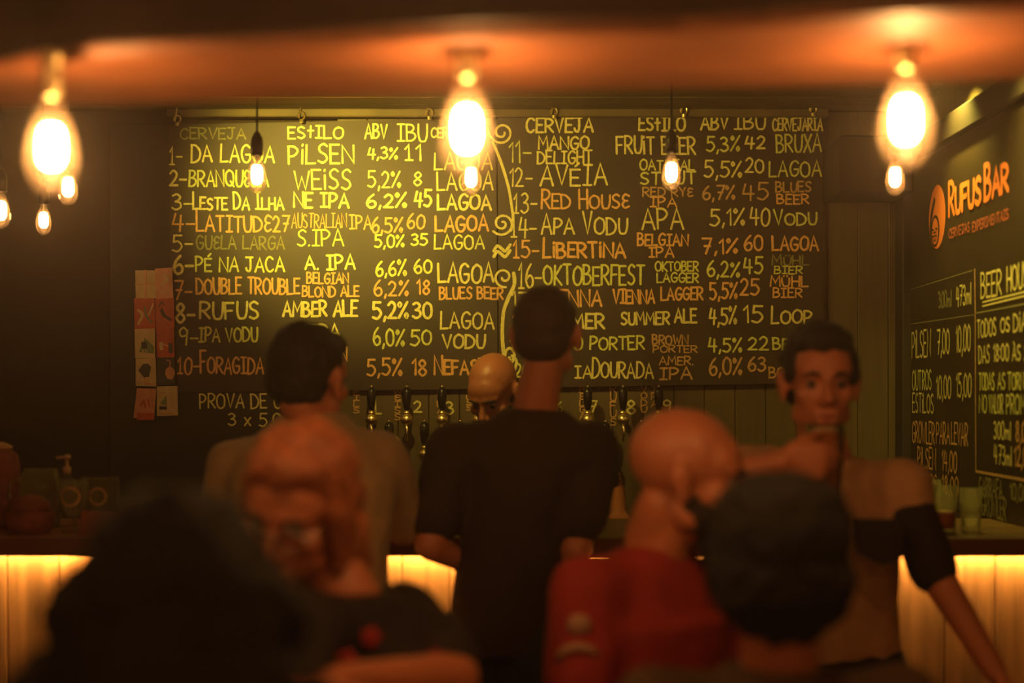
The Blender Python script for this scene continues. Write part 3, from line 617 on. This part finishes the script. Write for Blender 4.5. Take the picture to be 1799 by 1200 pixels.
# left end of the bar
e = empty('glass_jug', onbar(72, 3.95), 'clear rounded glass jug standing behind the wicker bread basket', 'jug')
build(MB().lathe([(.001, 0), (.045, 0), (.058, .04), (.058, .10), (.050, .15), (.044, .165), (.041, .165), (.047, .15), (.055, .10), (.055, .04), (.001, .006)], onbar(72, 3.95), 24, False), 'glass_wall', M['glass'], e, smooth=True)
c = onbar(72, 3.95); build(MB().tube([c + Vector((-.048, 0, .14)), c + Vector((-.085, 0, .13)), c + Vector((-.09, 0, .08)), c + Vector((-.056, 0, .05))], .006), 'handle', M['glass'], e, smooth=True)
c = onbar(52, 3.82); e = empty('bread_basket', c, 'reddish brown rounded wicker basket at the left end of the bar', 'basket')
build(MB().lathe([(.001, 0), (.055, 0), (.066, .03), (.062, .055), (.058, .058)], c, 24), 'basket_body', M['cork'], e, smooth=True)
build(MB().lathe([(.059, .058), (.052, .08), (.035, .096), (.001, .104)], c, 24), 'lid', M['cork'], e, smooth=True)
c = onbar(118, 4.0); e = empty('pump_bottle', c, 'clear pump bottle with a pale pump head beside the gold-printed goblet', 'bottle')
build(MB().lathe([(.001, 0), (.026, 0), (.028, .01), (.028, .11), (.022, .13), (.010, .142), (.010, .15)], c, 20), 'bottle_body', M['glass'], e, smooth=True)
build(MB().lathe([(.012, .148), (.012, .166), (.005, .17), (.005, .19), (.011, .191), (.011, .2), (.002, .202)], c, 14).tube([c + Vector((0, 0, .195)), c + Vector((-.03, 0, .193))], .004), 'pump_head', mat('pump_plastic', (.5, .3, .15), .4), e, smooth=True)
def goblet(c, label, s=1., disc_=True):
    e = empty('goblet', c, label, 'glass')
    prof = [(.001, 0), (.034, 0), (.034, .003), (.006, .010), (.006, .035), (.018, .045), (.036, .075), (.040, .105), (.036, .14), (.034, .14), (.038, .105), (.034, .077), (.016, .048), (.001, .046)]
    build(MB().lathe([(a * s, z * s) for a, z in prof], c, 24, False), 'glass_wall', M['glass'], e, smooth=True)
    n = 20
    mb = MB()
    pts = [(.024 * math.cos(2 * PI * i / n), .024 * math.sin(2 * PI * i / n)) for i in range(n + 1)]
    ribbon(mb, [(a * 1000, b_ * 1000) for a, b_ in pts], 7, lambda q: c + Vector((q[0] / 1000 * s, -math.sqrt(max(0, .0405 ** 2 - (q[0] / 1000) ** 2)) * s - .0005, (.098 + q[1] / 1000) * s)))
    build(mb, 'gold_print', M['gold'], e)
goblet(onbar(131, 3.83), 'stemmed goblet with a round gold print, beside the pump bottle')
c = onbar(178, 3.95); e = empty('glass_jar', c, 'wide square clear jar with a round gold print, right of the goblet', 'jar')
build(MB().box((c.x - .045, c.y - .03, c.z + .001), (c.x + .045, c.y + .03, c.z + .14), .008), 'glass_wall', M['glass'], e)
build(MB().box((c.x - .046, c.y - .031, c.z + .138), (c.x + .046, c.y + .031, c.z + .144), .002), 'lid', M['glass'], e)
mb = MB(); ribbon(mb, [(22 * math.cos(t * PI / 10), 22 * math.sin(t * PI / 10)) for t in range(21)], 7, lambda q: c + Vector((q[0] / 1000, -.0315, .09 + q[1] / 1000))); build(mb, 'gold_print', M['gold'], e)
c = onbar(236, 3.95); e = empty('glass_bowl', c, 'low clear glass bowl with a small mound inside, right of the jar', 'bowl')
build(MB().lathe([(.001, 0), (.03, 0), (.045, .03), (.05, .09), (.048, .09), (.042, .032), (.001, .006)], c, 24, False), 'glass_wall', M['glass'], e, smooth=True)
build(MB().ell(c + Vector((0, 0, .045)), (.03, .03, .03)), 'contents', M['gold'], e, smooth=True)
c = onbar(180, 3.78); e = empty('card_sign', c, 'small reddish brown folded card sign standing in front of the square jar', 'sign')
build(MB().add([c + Vector(v) for v in ((-.055, -.02, 0), (.055, -.02, 0), (.055, 0, .062), (-.055, 0, .062), (-.055, .02, 0), (.055, .02, 0))], [(0, 1, 2, 3), (3, 2, 5, 4)]), 'card', M['cardsign'], e)
c = onbar(2, 4.0); e = empty('wall_lantern', c, 'brown rounded canister at the far left end of the bar', 'canister')
build(MB().lathe([(.001, 0), (.05, 0), (.052, .02), (.052, .17), (.046, .2), (.03, .215)], c, 24), 'canister_body', M['cork'], e, smooth=True)
build(MB().lathe([(.03, .215), (.032, .225), (.014, .235), (.001, .238)], c, 20), 'lid', M['gold'], e, smooth=True)
e.name = 'canister'

# ================================================================ PEOPLE
def frame(yaw):
    a = math.radians(yaw); f = Vector((math.sin(a), math.cos(a), 0)); return f, Vector((f.y, -f.x, 0))
def hrot(yaw, pitch=0, roll=0):
    return Matrix.Rotation(math.radians(-yaw), 3, 'Z') @ Matrix.Rotation(math.radians(-pitch), 3, 'X') @ Matrix.Rotation(math.radians(roll), 3, 'Y')
def hand(mb, W, d, n, side, curl=(20, 30, 25), spread=.0, thumb=(35, 25)):
    """palm + five fingers: d = direction of the fingers, n = palm normal, side = towards the thumb"""
    d = d.normalized(); n = (n - d * n.dot(d)).normalized(); s = d.cross(n).normalized()
    if s.dot(side) < 0: s = -s
    for i, k in enumerate((.030, .010, -.010, -.028)):
        kn = W + d * (.088 - .006 * abs(i - 1)) + s * k
        mb.cap(W + d * .01 + s * k * .55, kn, .0155, .0115)
        L = (.072, .080, .074, .058)[i]; a = 0; p = kn; dd = d
        r = (.0092, .0092, .0088, .0078)[i]
        for j, (fr_, c_) in enumerate(zip((.45, .31, .24), curl)):
            a += math.radians(c_ + i * 2); dd = d * math.cos(a) + n * math.sin(a) + s * (1.5 - i) * spread
            q = p + dd.normalized() * L * fr_; mb.cap(p, q, r, r * .92); p = q; r *= .92
    p = W + d * .02 + s * .024; a1, a2 = (math.radians(t) for t in thumb)
    t1 = (d * math.cos(.6) + s * math.sin(.6) + n * math.sin(a1)).normalized(); q = p + t1 * .042; mb.cap(p, q, .0155, .0115)
    t2 = (d * .9 + s * .25 + n * math.sin(a1 + a2)).normalized(); q2 = q + t2 * .032; mb.cap(q, q2, .0112, .0098); mb.cap(q2, q2 + (t2 + n * .3).normalized() * .026, .0098, .008)

def head_prims(mb, c, R, sex='m', s=1., beard=False):
    def q(x_, y_, z_): return c + R @ Vector((x_, y_, z_)) * s
    E = lambda p, r: mb.ell(q(*p), tuple(t * s for t in r), R)
    E((0, -.014, .038), (.0755, .098, .085)); E((0, .030, -.030), (.058, .064, .088)); E((0, .045, .035), (.062, .050, .055))
    E((0, .066, -.098), (.026, .022, .018))
    for g in (-1, 1):
        E((g * .044, .018, -.066), (.020, .034, .026)); E((g * .042, .060, -.022), (.022, .024, .020))
        E((g * .078, -.006, -.006), (.012, .017, .031)); E((g * .086, -.014, .004), (.007, .016, .026)); E((g * .080, -.004, -.034), (.007, .010, .012))
        mb.cap(q(g * .012, .093, .026), q(g * .045, .078, .024), .0095 * s, .008 * s)
        E((g * .012, .104, -.036), (.010, .011, .009))
    mb.cap(q(0, .092, .016), q(0, .117, -.028), .0075 * s, .0125 * s)
    mb.cap(q(-.02, .088, -.066), q(.02, .088, -.066), .009 * s, .009 * s); mb.cap(q(-.016, .087, -.079), q(.016, .087, -.079), .009 * s, .009 * s)

def face_bits(parent, c, R, s=1., browmat='hairdark'):
    def q(x_, y_, z_): return c + R @ Vector((x_, y_, z_)) * s
    for g in (-1, 1):
        eb = build(MB().ell(q(g * .030, .0765, .001), (.0120 * s,) * 3, R, 14), 'eye', M['eyewhite'], parent, smooth=True)
        build(MB().ell(q(g * .030, .0868, .000), (.0062 * s, .0026 * s, .0062 * s), R, 12), 'iris', M['iris'], eb, smooth=True)
        build(MB().tube([q(g * .015, .099, .021), q(g * .030, .096, .026), q(g * .048, .083, .021)], [.004, .0048, .002]), 'eyebrow', M[browmat], parent, smooth=True)
    build(MB().tube([q(-.024, .086, -.068), q(-.010, .097, -.065), q(.010, .097, -.065), q(.024, .086, -.068)], [.002, .0045, .0045, .002]).tube([q(-.02, .086, -.076), q(0, .096, -.078), q(.02, .086, -.076)], [.002, .0052, .002]), 'lips', M['lips'], parent, smooth=True)

def oval(c, r, f, a, b_, n=20, tilt=0): return [c + r * (a * math.cos(2 * PI * j / n)) + f * (b_ * math.sin(2 * PI * j / n)) for j in range(n)]

def person(label, group, head, hy, hp, hroll, neck, pelvis, yaw, arms, legs, skin, top, sleeve, hs=1., shw=.19, girth=1., face=False, female=False, hands=None, seated=False, bare=None, trousers='jeans', trap=1.0):
    f, r = frame(yaw); up = (neck - pelvis).normalized()
    base = Vector(((legs['L'][2].x + legs['R'][2].x) / 2, (legs['L'][2].y + legs['R'][2].y) / 2, 0))
    root = empty('person', base, label, 'person', group)
    R = hrot(hy, hp, hroll)
    mb = MB(); head_prims(mb, head, R, s=hs)
    nb = head + R @ Vector((0, -.035, -.06)) * hs
    nr = .78 if female else 1.0
    mb.cap(nb, neck + up * .005, .050 * hs * nr, .056 * nr)
    mb.cap(head + R @ Vector((0, -.01, -.07)) * hs, neck + f * .02 + up * -.01, .043 * hs * nr, .054 * nr)
    mb.loft([oval(pelvis - up * .06, r, f, .12 * girth, .085 * girth), oval(pelvis + up * .12, r, f, .11 * girth, .08 * girth), oval(pelvis + up * (neck - pelvis).length * .72, r, f, .125 * girth, .08 * girth), oval(neck - up * .06, r, f, .07, .05), oval(neck + up * .01, r, f, .05, .045)])
    for sd in 'LR':
        sh, el, wr_ = arms[sd]; g = -1 if sd == 'L' else 1
        mb.cap(neck - up * .085, sh, .034, .044); mb.cap(sh, el, .046 * girth, .038); mb.cap(el, wr_, .040, .026)
        hd = (hands or {}).get(sd)
        if hd: hand(mb, wr_, *hd)
        else:
            dd = (wr_ - el).normalized(); hand(mb, wr_, dd, Vector((0, 0, -1)) if abs(dd.z) < .7 else -r * g, f if abs(dd.z) > .7 else -r * g)
        hip, kn, an = legs[sd]; mb.cap(pelvis, hip, .08, .075); mb.cap(hip, kn, .072, .048); mb.cap(kn, an, .048, .035)
        mb.cap(an, an + f * .10 - Vector((0, 0, .03)), .035, .03)
    body = fuse(mb, 'body', skin, root, .0062, 4)
    # upper garment
    L = (neck - pelvis).length; mb = MB(); G = girth
    mb.loft([oval(pelvis - up * .07, r, f, .165 * G, .120 * G), oval(pelvis + up * .10, r, f, .158 * G, .118 * G), oval(pelvis + up * L * .45, r, f, .160 * G, .120 * G),
             oval(pelvis + up * L * .72, r, f, .178 * G, .125 * G), oval(neck - up * .13, r, f, shw * .93, .108), oval(neck - up * .085, r, f, shw * .74 * trap, .094), oval(neck - up * .045, r, f, shw * .52 * trap, .080), oval(neck - up * .004, r, f, .080, .066)])
    if female:
        for g in (-1, 1): mb.ell(pelvis + up * L * .66 + f * .085 + r * g * .07, (.065, .06, .065))
    for sd in 'LR':
        sh, el, wr_ = arms[sd]
        sl = sleeve if isinstance(sleeve, str) else sleeve[sd]
        mb.cap(neck - up * .075, sh, .050, .066)
        if sl == 'long': mb.cap(sh, el, .066, .055); mb.cap(el, el.lerp(wr_, .86), .056, .040)
        elif sl == 'short': mb.cap(sh, sh.lerp(el, .72), .068, .066)
        elif sl == 'cap': mb.cap(sh, sh.lerp(el, .34), .064, .050)
        elif sl == 'elbow': mb.cap(sh, sh.lerp(el, .95), .070, .064)
    cloth = fuse(mb, 'shirt', top, root, .0095, 9, amp=.006, freq=9)
    mb = MB()
    mb.loft([oval(pelvis + up * .01, r, f, .150 * G, .108 * G), oval(pelvis - up * .02, r, f, .165 * G, .12 * G), oval(pelvis - Vector((0, 0, .07)), r, f, .16 * G, .115 * G)])
    for sd in 'LR':
        hip, kn, an = legs[sd]; mb.cap(hip, kn, .092, .065); mb.cap(kn, an, .065, .052)
        a = Vector((an.x, an.y, .0)); sh_ = MB().cap(a + Vector((0, 0, .048)) - f * .03, a + Vector((0, 0, .035)) + f * .17, .045, .034, 14, .8)
        for v in sh_.v: v.z = max(v.z, .0 if not seated else v.z)
        if seated:
            for v in sh_.v: v.z += an.z - .08
        build(sh_, 'shoe', M['shoe'], root, smooth=True)
    fuse(mb, 'trousers', M[trousers], root, .012, 5)
    if face: face_bits(body, head, R, hs)
    return root, R, body, cloth

def stand_legs(pelvis, yaw, spread=.1, fwd=0., kb=0.):
    f, r = frame(yaw); L = {}
    for sd, g in (('L', -1), ('R', 1)):
        hip = pelvis + r * g * .085 - Vector((0, 0, .05)); an = Vector((pelvis.x, pelvis.y, .085)) + r * g * spread + f * fwd
        kn = hip.lerp(an, .5) + f * (.03 + kb); L[sd] = (hip, kn, an)
    return L
def sit_legs(pelvis, yaw, foot=.32):
    f, r = frame(yaw); L = {}
    for sd, g in (('L', -1), ('R', 1)):
        hip = pelvis + r * g * .09 - Vector((0, 0, .02)); kn = hip + f * .38 + r * g * .08 - Vector((0, 0, .06)); an = Vector((kn.x, kn.y, 0)) - f * .08 + Vector((0, 0, foot)); L[sd] = (hip, kn, an)
    return L
def stool(pelvis, label):
    z = pelvis.z - .135; c = Vector((pelvis.x, pelvis.y, 0))
    e = empty('bar_stool', c, label, 'stool', 'bar stools under the seated guests')
    build(MB().lathe([(.001, z - .04), (.16, z - .04), (.175, z - .03), (.175, z - .008), (.16, z), (.001, z)], c, 28), 'seat', M['beamfront'], e, smooth=False)
    for k_ in range(4):
        a = PI / 4 + k_ * PI / 2; build(MB().cap(c + Vector((.11 * math.cos(a), .11 * math.sin(a), z - .04)), c + Vector((.19 * math.cos(a), .19 * math.sin(a), .013)), .014, .013), 'leg', M['blackplastic'], e)
    build(MB().tube([c + Vector((.17 * math.cos(t * PI / 12), .17 * math.sin(t * PI / 12), .24)) for t in range(25)], .008), 'foot_ring', M['steel'], e)
def hair(root, c, R, prims, m, voxel=.007, amp=.006, freq=40, s=1., name='hair', smooth=3):
    mb = MB()
    for p, rr in prims: mb.ell(c + R @ Vector(p) * s, tuple(t * s for t in rr), R)
    return fuse(mb, name, m, root, voxel, smooth, amp, freq)
def arms_down(neck, yaw, tgtL, tgtR, shw=.185, drop=.06):
    f, r = frame(yaw); out = {}
    for sd, g, t in (('L', -1, tgtL), ('R', 1, tgtR)): out[sd] = (neck + r * g * shw * .93 - Vector((0, 0, drop + .01)),) + t
    return out

# --- bartender behind the bar, bald, bent over the taps
d = 4.55; hd = P(868, 690, d); nk = P(890, 760, 4.62); pv = Vector((nk.x + .02, 4.45, .98))
f, r = frame(200)
arms = {'L': (P(990, 792, 4.6), P(1078, 862, 4.72), P(1088, 905, 4.52)), 'R': (P(812, 800, 4.55), P(800, 900, 4.4), P(840, 960, 4.32))}
lg = stand_legs(pv, 200)
root, R, body, cloth = person('bald bartender in dark shirt behind the bar, head bowed', None, hd, 205, 32, 0, nk, pv, 200, arms, lg, mat('skin_darkened', (.36, .13, .06), .45, var=.12, scale=9), M['blacktee'], 'short', face=True)  # skin colour darkened to offset the strong spots above him
hair(root, hd, R, [((0, -.05, -.02), (.079, .065, .045))], M['stubble'], amp=.002)
mb = MB(); [mb.ell(hd + R @ Vector(p), q_, R) for p, q_ in (((0, .062, -.088), (.044, .040, .034)), ((.045, .03, -.06), (.018, .03, .035)), ((-.045, .03, -.06), (.018, .03, .035)))]
fuse(mb, 'beard', M['beard'], root, .006, 3, .003, 50)

# --- man in the beige-grey sweater, back view, leaning on the bar
d = 3.30; hd = P(546, 668, d); nk = P(548, 724, d); pv = Vector((P(560, 700, d).x, 3.18, .93))
arms = {'L': (P(412, 824, 3.32), P(372, 975, 3.40), P(480, 985, 3.62)), 'R': (P(670, 806, 3.30), P(712, 935, 3.38), P(640, 955, 3.66))}
arms['L'] = (arms['L'][0], arms['L'][1], Vector((arms['L'][2].x, 3.66, 1.175))); arms['R'] = (arms['R'][0], Vector((arms['R'][1].x, 3.42, 1.20)), Vector((P(665, 900, 3.7).x, 3.70, 1.18)))
hn = {'L': (Vector((.4, 1, 0)), Vector((0, 0, -1)), Vector((1, 0, 0))), 'R': (Vector((-.4, 1, 0)), Vector((0, 0, -1)), Vector((-1, 0, 0)))}
root, R, body, cloth = person('man in grey-beige long-sleeved sweater, back view, leaning on the bar', None, hd, 25, 6, 0, nk, pv, 4, arms, stand_legs(pv, 4, .14), M['skin'], M['khaki'], 'long', hs=1.0, shw=.20, girth=1.12, hands=hn, trap=1.12)
hair(root, hd, R, [((0, -.026, .048), (.0835, .100, .086)), ((0, -.055, -.01), (.078, .062, .062)), ((0, .05, .088), (.055, .045, .036))], M['hairdark'], amp=.007)

# --- man in the black T-shirt, back view, in the middle
d = 3.45; hd = P(960, 590, d); nk = P(942, 716, d); pv = Vector((P(884, 700, d).x, 3.42, .96))
arms = {'L': (P(794, 790, 3.45), P(762, 925, 3.42), P(795, 960, 3.62)), 'R': (P(1042, 788, 3.45), P(1022, 950, 3.36), P(992, 985, 3.62))}
arms['L'] = (arms['L'][0], Vector((P(765, 0, 3.42).x, 3.44, 1.15)), Vector((P(785, 0, 3.6).x, 3.60, 1.178))); 
arms['L'] = (arms['L'][0], P(757, 957, 3.38), P(808, 985, 3.44)); arms['R'] = (arms['R'][0], P(1012, 965, 3.38), P(985, 1040, 3.52))
hn = {'L': (Vector((.35, .9, -.25)), Vector((.6, 0, -.4)), Vector((0, 0, 1))), 'R': (Vector((-.35, .9, -.25)), Vector((-.6, 0, -.4)), Vector((0, 0, 1)))}
root, R, body, cloth = person('tall man in black T-shirt with cropped hair, back to us, mid bar', None, hd, 12, -6, 0, nk, pv, 6, arms, stand_legs(pv, 6, .12), M['skin2'], M['blacktee'], 'short', hs=.98, shw=.205, girth=.84, hands=hn, trap=1.2)
hair(root, hd, R, [((0, -.022, .043), (.0805, .098, .084)), ((0, -.058, -.008), (.071, .056, .058))], M['stubble'], amp=.003, s=.98)

# --- man drinking on the right, facing us
d = 3.10; hd = P(1441, 672, d); nk = P(1450, 800, 3.13); pv = Vector((P(1478, 700, 3.2).x, 3.30, .93))
arms = {'R': (P(1352, 838, 3.10), P(1248, 842, 2.93), P(1372, 812, 2.86)), 'L': (P(1588, 856, 3.12), P(1640, 1002, 3.08), P(1748, 1180, 3.0))}
hn = {'R': (Vector((1, -.1, .02)), Vector((.1, 1, 0)), Vector((0, .3, 1)), (38, 55, 45), 0., (20, 30)), 'L': (Vector((.5, -.2, -.8)), Vector((0, 0, -1)) + Vector((-.8, 0, 0)), Vector((0, -1, 0)), (35, 45, 35))}
root, R, body, cloth = person('young man in beige T-shirt with black pocket, facing us and drinking', None, hd, 183, 4, 0, nk, pv, 176, arms, stand_legs(pv, 180, .15, .25), M['skin'], M['beigetee'], {'L': 'cap', 'R': 'elbow'}, hs=1.0, shw=.195, girth=1.0, face=True, hands=hn)
hair(root, hd, R, [((0, -.024, .052), (.083, .098, .086)), ((0, -.055, -.01), (.078, .060, .060)), ((0, .045, .095), (.062, .050, .034)), ((.068, .015, .030), (.014, .035, .035)), ((-.068, .015, .030), (.014, .035, .035))], M['hairdark'], amp=.006)
# black pocket and black sleeve panel
mb = MB()
pk = [P(x_, y_, 2.975) for x_, y_ in ((1508, 912), (1590, 915), (1583, 985), (1550, 994), (1512, 975))]
mb.add([p for p in pk] + [p + Vector((0, .03, 0)) for p in pk], [tuple(range(5)), (9, 8, 7, 6, 5)] + [(i, 5 + i, 5 + (i + 1) % 5, (i + 1) % 5) for i in range(5)]); build(mb, 'pocket', M['darktop'], cloth)
sh, el, wr_ = arms['L']
mb = MB(); mb.cap(sh.lerp(el, .30), sh.lerp(el, .98), .056, .053, 16); fuse(mb, 'sleeve', M['darktop'], cloth, .009, 5, .005, 10)
gp = P(1447, 0, 2.935); gtop = P(1447, 744, 2.935).z
e = tumbler(Vector((gp.x, 2.92, gtop - .15)), 'glass of dark beer held to the mouth of the drinking young man',   .15, .040, .90, name='beer_glass')

# --- bald man in the red T-shirt
d = 2.60; hd = P(1208, 838, d); nk = P(1148, 955, 2.64); pv = Vector((P(1140, 0, d).x - .02, 2.62, .80))
arms = {'R': (P(1030, 1040, 2.52), P(1010, 1290, 2.45), P(1120, 1330, 2.30)), 'L': (P(1275, 1035, 2.80), P(1330, 1290, 2.75), P(1270, 1330, 2.50))}
root, R, body, cloth = person('bald bearded man in red T-shirt, head turned to the right', None, hd, 98, 8, 0, nk, pv, 138, arms, sit_legs(pv, 138), M['skin2'], M['redtee'], 'short', hs=1.02, shw=.20, girth=1.12, face=True, seated=True, trap=1.22)
mb = MB(); [mb.ell(hd + R @ Vector(p), q_, R) for p, q_ in (((0, .060, -.092), (.048, .044, .040)), ((.046, .026, -.06), (.020, .034, .040)), ((-.046, .026, -.06), (.020, .034, .040)), ((0, .072, -.12), (.036, .034, .04)))]
fuse(mb, 'beard', M['beard'], root, .006, 3, .004, 50)
stool(pv, 'wooden stool under the bald man in red')
sh, el, wr_ = arms['R']
mb = MB(); c1 = sh.lerp(el, .30)
mb2 = MB(); o2 = Vector((c1.x - .002, c1.y - .079, c1.z))
mb2.ell(P(1018, 1098, 2.440), (.021, .012, .019))
build(mb2, 'print', M['pale'], cloth, smooth=True)
mb2 = MB().tube([P(982, 1160, 2.440), P(990, 1144, 2.430), P(1015, 1136, 2.424), P(1040, 1142, 2.428), P(1052, 1158, 2.440)], .008); build(mb2, 'print', M['pale'], cloth, smooth=True)

# --- ginger woman, facing left and down, glasses
d = 2.20; hd = P(522, 893, d); nk = P(612, 1035, 2.26); pv = Vector((P(680, 0, d).x, 2.36, .80))
arms = {'R': (P(520, 1110, 2.12), P(500, 1230, 2.0), P(640, 1240, 1.92)), 'L': (P(706, 1092, 2.34), P(800, 1190, 2.20), P(600, 1196, 2.02))}
root, R, body, cloth = person('ginger-haired woman with glasses, dark top with red flowers, leaning left', None, hd, 194, 20, -10, nk, pv, 205, arms, sit_legs(pv, 205), M['skin2'], M['darktop'], 'short', hs=.98, shw=.17, girth=.92, face=True, female=True, seated=True)
stool(pv, 'wooden stool under the ginger-haired woman')
hair(root, hd, R, [((0, -.026, .046), (.086, .102, .088)), ((0, -.075, .0), (.084, .055, .085)), ((-.072, -.01, -.02), (.020, .05, .09)), ((.072, -.015, -.02), (.020, .048, .09)),
                   ((0, .040, .086), (.064, .050, .036)), ((-.05, -.085, -.10), (.05, .04, .08)), ((0, -.09, -.10), (.06, .04, .09)), ((.065, -.05, -.10), (.035, .04, .08)), ((-.060, -.05, -.10), (.035, .04, .08)), ((-.055, -.06, -.17), (.03, .035, .06))], M['hairginger'], amp=.010, freq=28)
mb = MB()
for g in (-1, 1): mb.tube([hd + R @ Vector((g * .031 + .022 * math.cos(t * PI / 8), .106, -.001 + .018 * math.sin(t * PI / 8))) for t in range(17)], .0018, 6); mb.tube([hd + R @ Vector((g * .053, .106, .002)), hd + R @ Vector((g * .076, .0, .004))], .0018, 6)
mb.tube([hd + R @ Vector((-.009, .107, .002)), hd + R @ Vector((.009, .107, .002))], .0018, 6)
gl = build(mb, 'glasses', M['steel'], root, smooth=True)
mb = MB()
for g in (-1, 1): mb.add([hd + R @ Vector((g * .031 + .021 * math.cos(t * PI / 8), .1062, -.001 + .017 * math.sin(t * PI / 8))) for t in range(16)], [tuple(range(16))])
build(mb, 'lens', glass('spectacle_lens', (.9, .9, .9), .22, (1, .9, .85)), gl)  # milky white tint imitates the glint on the lenses
for i, (x_, y_, d_) in enumerate(((690, 1066, 2.255), (765, 1157, 2.19), (712, 1148, 2.23), (745, 1088, 2.27), (652, 1120, 2.16), (610, 1160, 2.10))):
    mb = MB()
    for k_ in range(5):
        a = k_ * 2 * PI / 5; c = P(x_, y_, d_) + Vector((.009 * math.cos(a), 0, .009 * math.sin(a))); mb.ell(c, (.007, .012, .007), n=8)
    build(mb, 'flower_print', M['redprint'], cloth, smooth=True)

# --- round dark head on the right, back view
d = 2.0; hd = P(1370, 993, d); nk = P(1370, 1163, 2.0); pv = Vector((P(1370, 0, d).x, 1.92, .68))
arms = arms_down(nk, 0, (P(1085, 1380, 1.98), P(1180, 1420, 2.2)), (P(1660, 1380, 1.98), P(1560, 1420, 2.2)))
root, R, body, cloth = person('person with short round black hair, back to us, before the drinking man', None, hd, 8, 4, 0, nk, pv, 0, arms, sit_legs(pv, 0, .25), M['skin2'], M['olivetop'], 'short', hs=1.0, shw=.19, seated=True)
hair(root, hd, R, [((0, -.02, .036), (.100, .112, .098)), ((0, -.040, -.02), (.104, .09, .075)), ((0, -.04, -.065), (.070, .06, .045)), ((.03, .0, .06), (.075, .09, .065)), ((-.04, -.01, .05), (.06, .09, .07))], M['hairblack'], amp=.008, freq=45)
stool(pv, 'wooden stool under the person with short round black hair')

# --- large dark curly head at the left front, back view
d = 1.35; hd = P(318, 1100, d); nk = P(335, 1360, 1.38); pv = Vector((P(330, 0, d).x, 1.30, .66))
arms = arms_down(nk, 0, (P(60, 1640, 1.4), P(200, 1700, 1.65)), (P(640, 1640, 1.4), P(500, 1700, 1.65)), shw=.165)
root, R, body, cloth = person('person with long dark curly hair, back to us, at the lower left', None, hd, 12, 4, 0, nk, pv, 0, arms, sit_legs(pv, 0, .2), M['skin2'], M['darktop'], 'short', hs=.97, shw=.165, girth=.9, seated=True)
rnd = random.Random(3); pr = [((0, -.012, .040), (.088, .112, .096)), ((0, -.03, -.04), (.118, .10, .09)), ((0, -.035, -.11), (.138, .10, .10)), ((.01, -.035, -.21), (.145, .09, .11))]
for k_ in range(150):
    z_ = rnd.uniform(-.33, .09); a = rnd.uniform(0, 2 * PI)
    rr = min(.138, .078 + (.1 - z_) * .36)
    if z_ > .04: rr *= math.sqrt(max(.08, 1 - ((z_ - .04) / .075) ** 2))
    if abs(math.degrees(a) - 90) < 45 and z_ < .05: continue
    q_ = rnd.uniform(.014, .024); pr.append(((math.cos(a) * rr, math.sin(a) * rr * .85 - .02, z_), (q_, q_, q_ * 1.3)))
hair(root, hd, R, pr, M['hairblack'], .008, .008, 45)
stool(pv, 'wooden stool under the person with long curly hair')

# --- high table between the seated guests
tc_ = Vector((-.28, 1.88, 0))
e = empty('high_table', tc_, 'dark round high table before the ginger-haired woman', 'table')
build(MB().lathe([(.001, .985), (.25, .985), (.26, .995), (.26, 1.008), (.25, 1.015), (.001, 1.015)], tc_, 40), 'table_top', M['ctop'], e)
build(MB().lathe([(.03, .02), (.03, .985)], tc_, 16), 'column', M['blackplastic'], e, smooth=True)
build(MB().lathe([(.001, 0), (.2, 0), (.2, .012), (.04, .03), (.001, .03)], tc_, 28), 'base', M['blackplastic'], e)
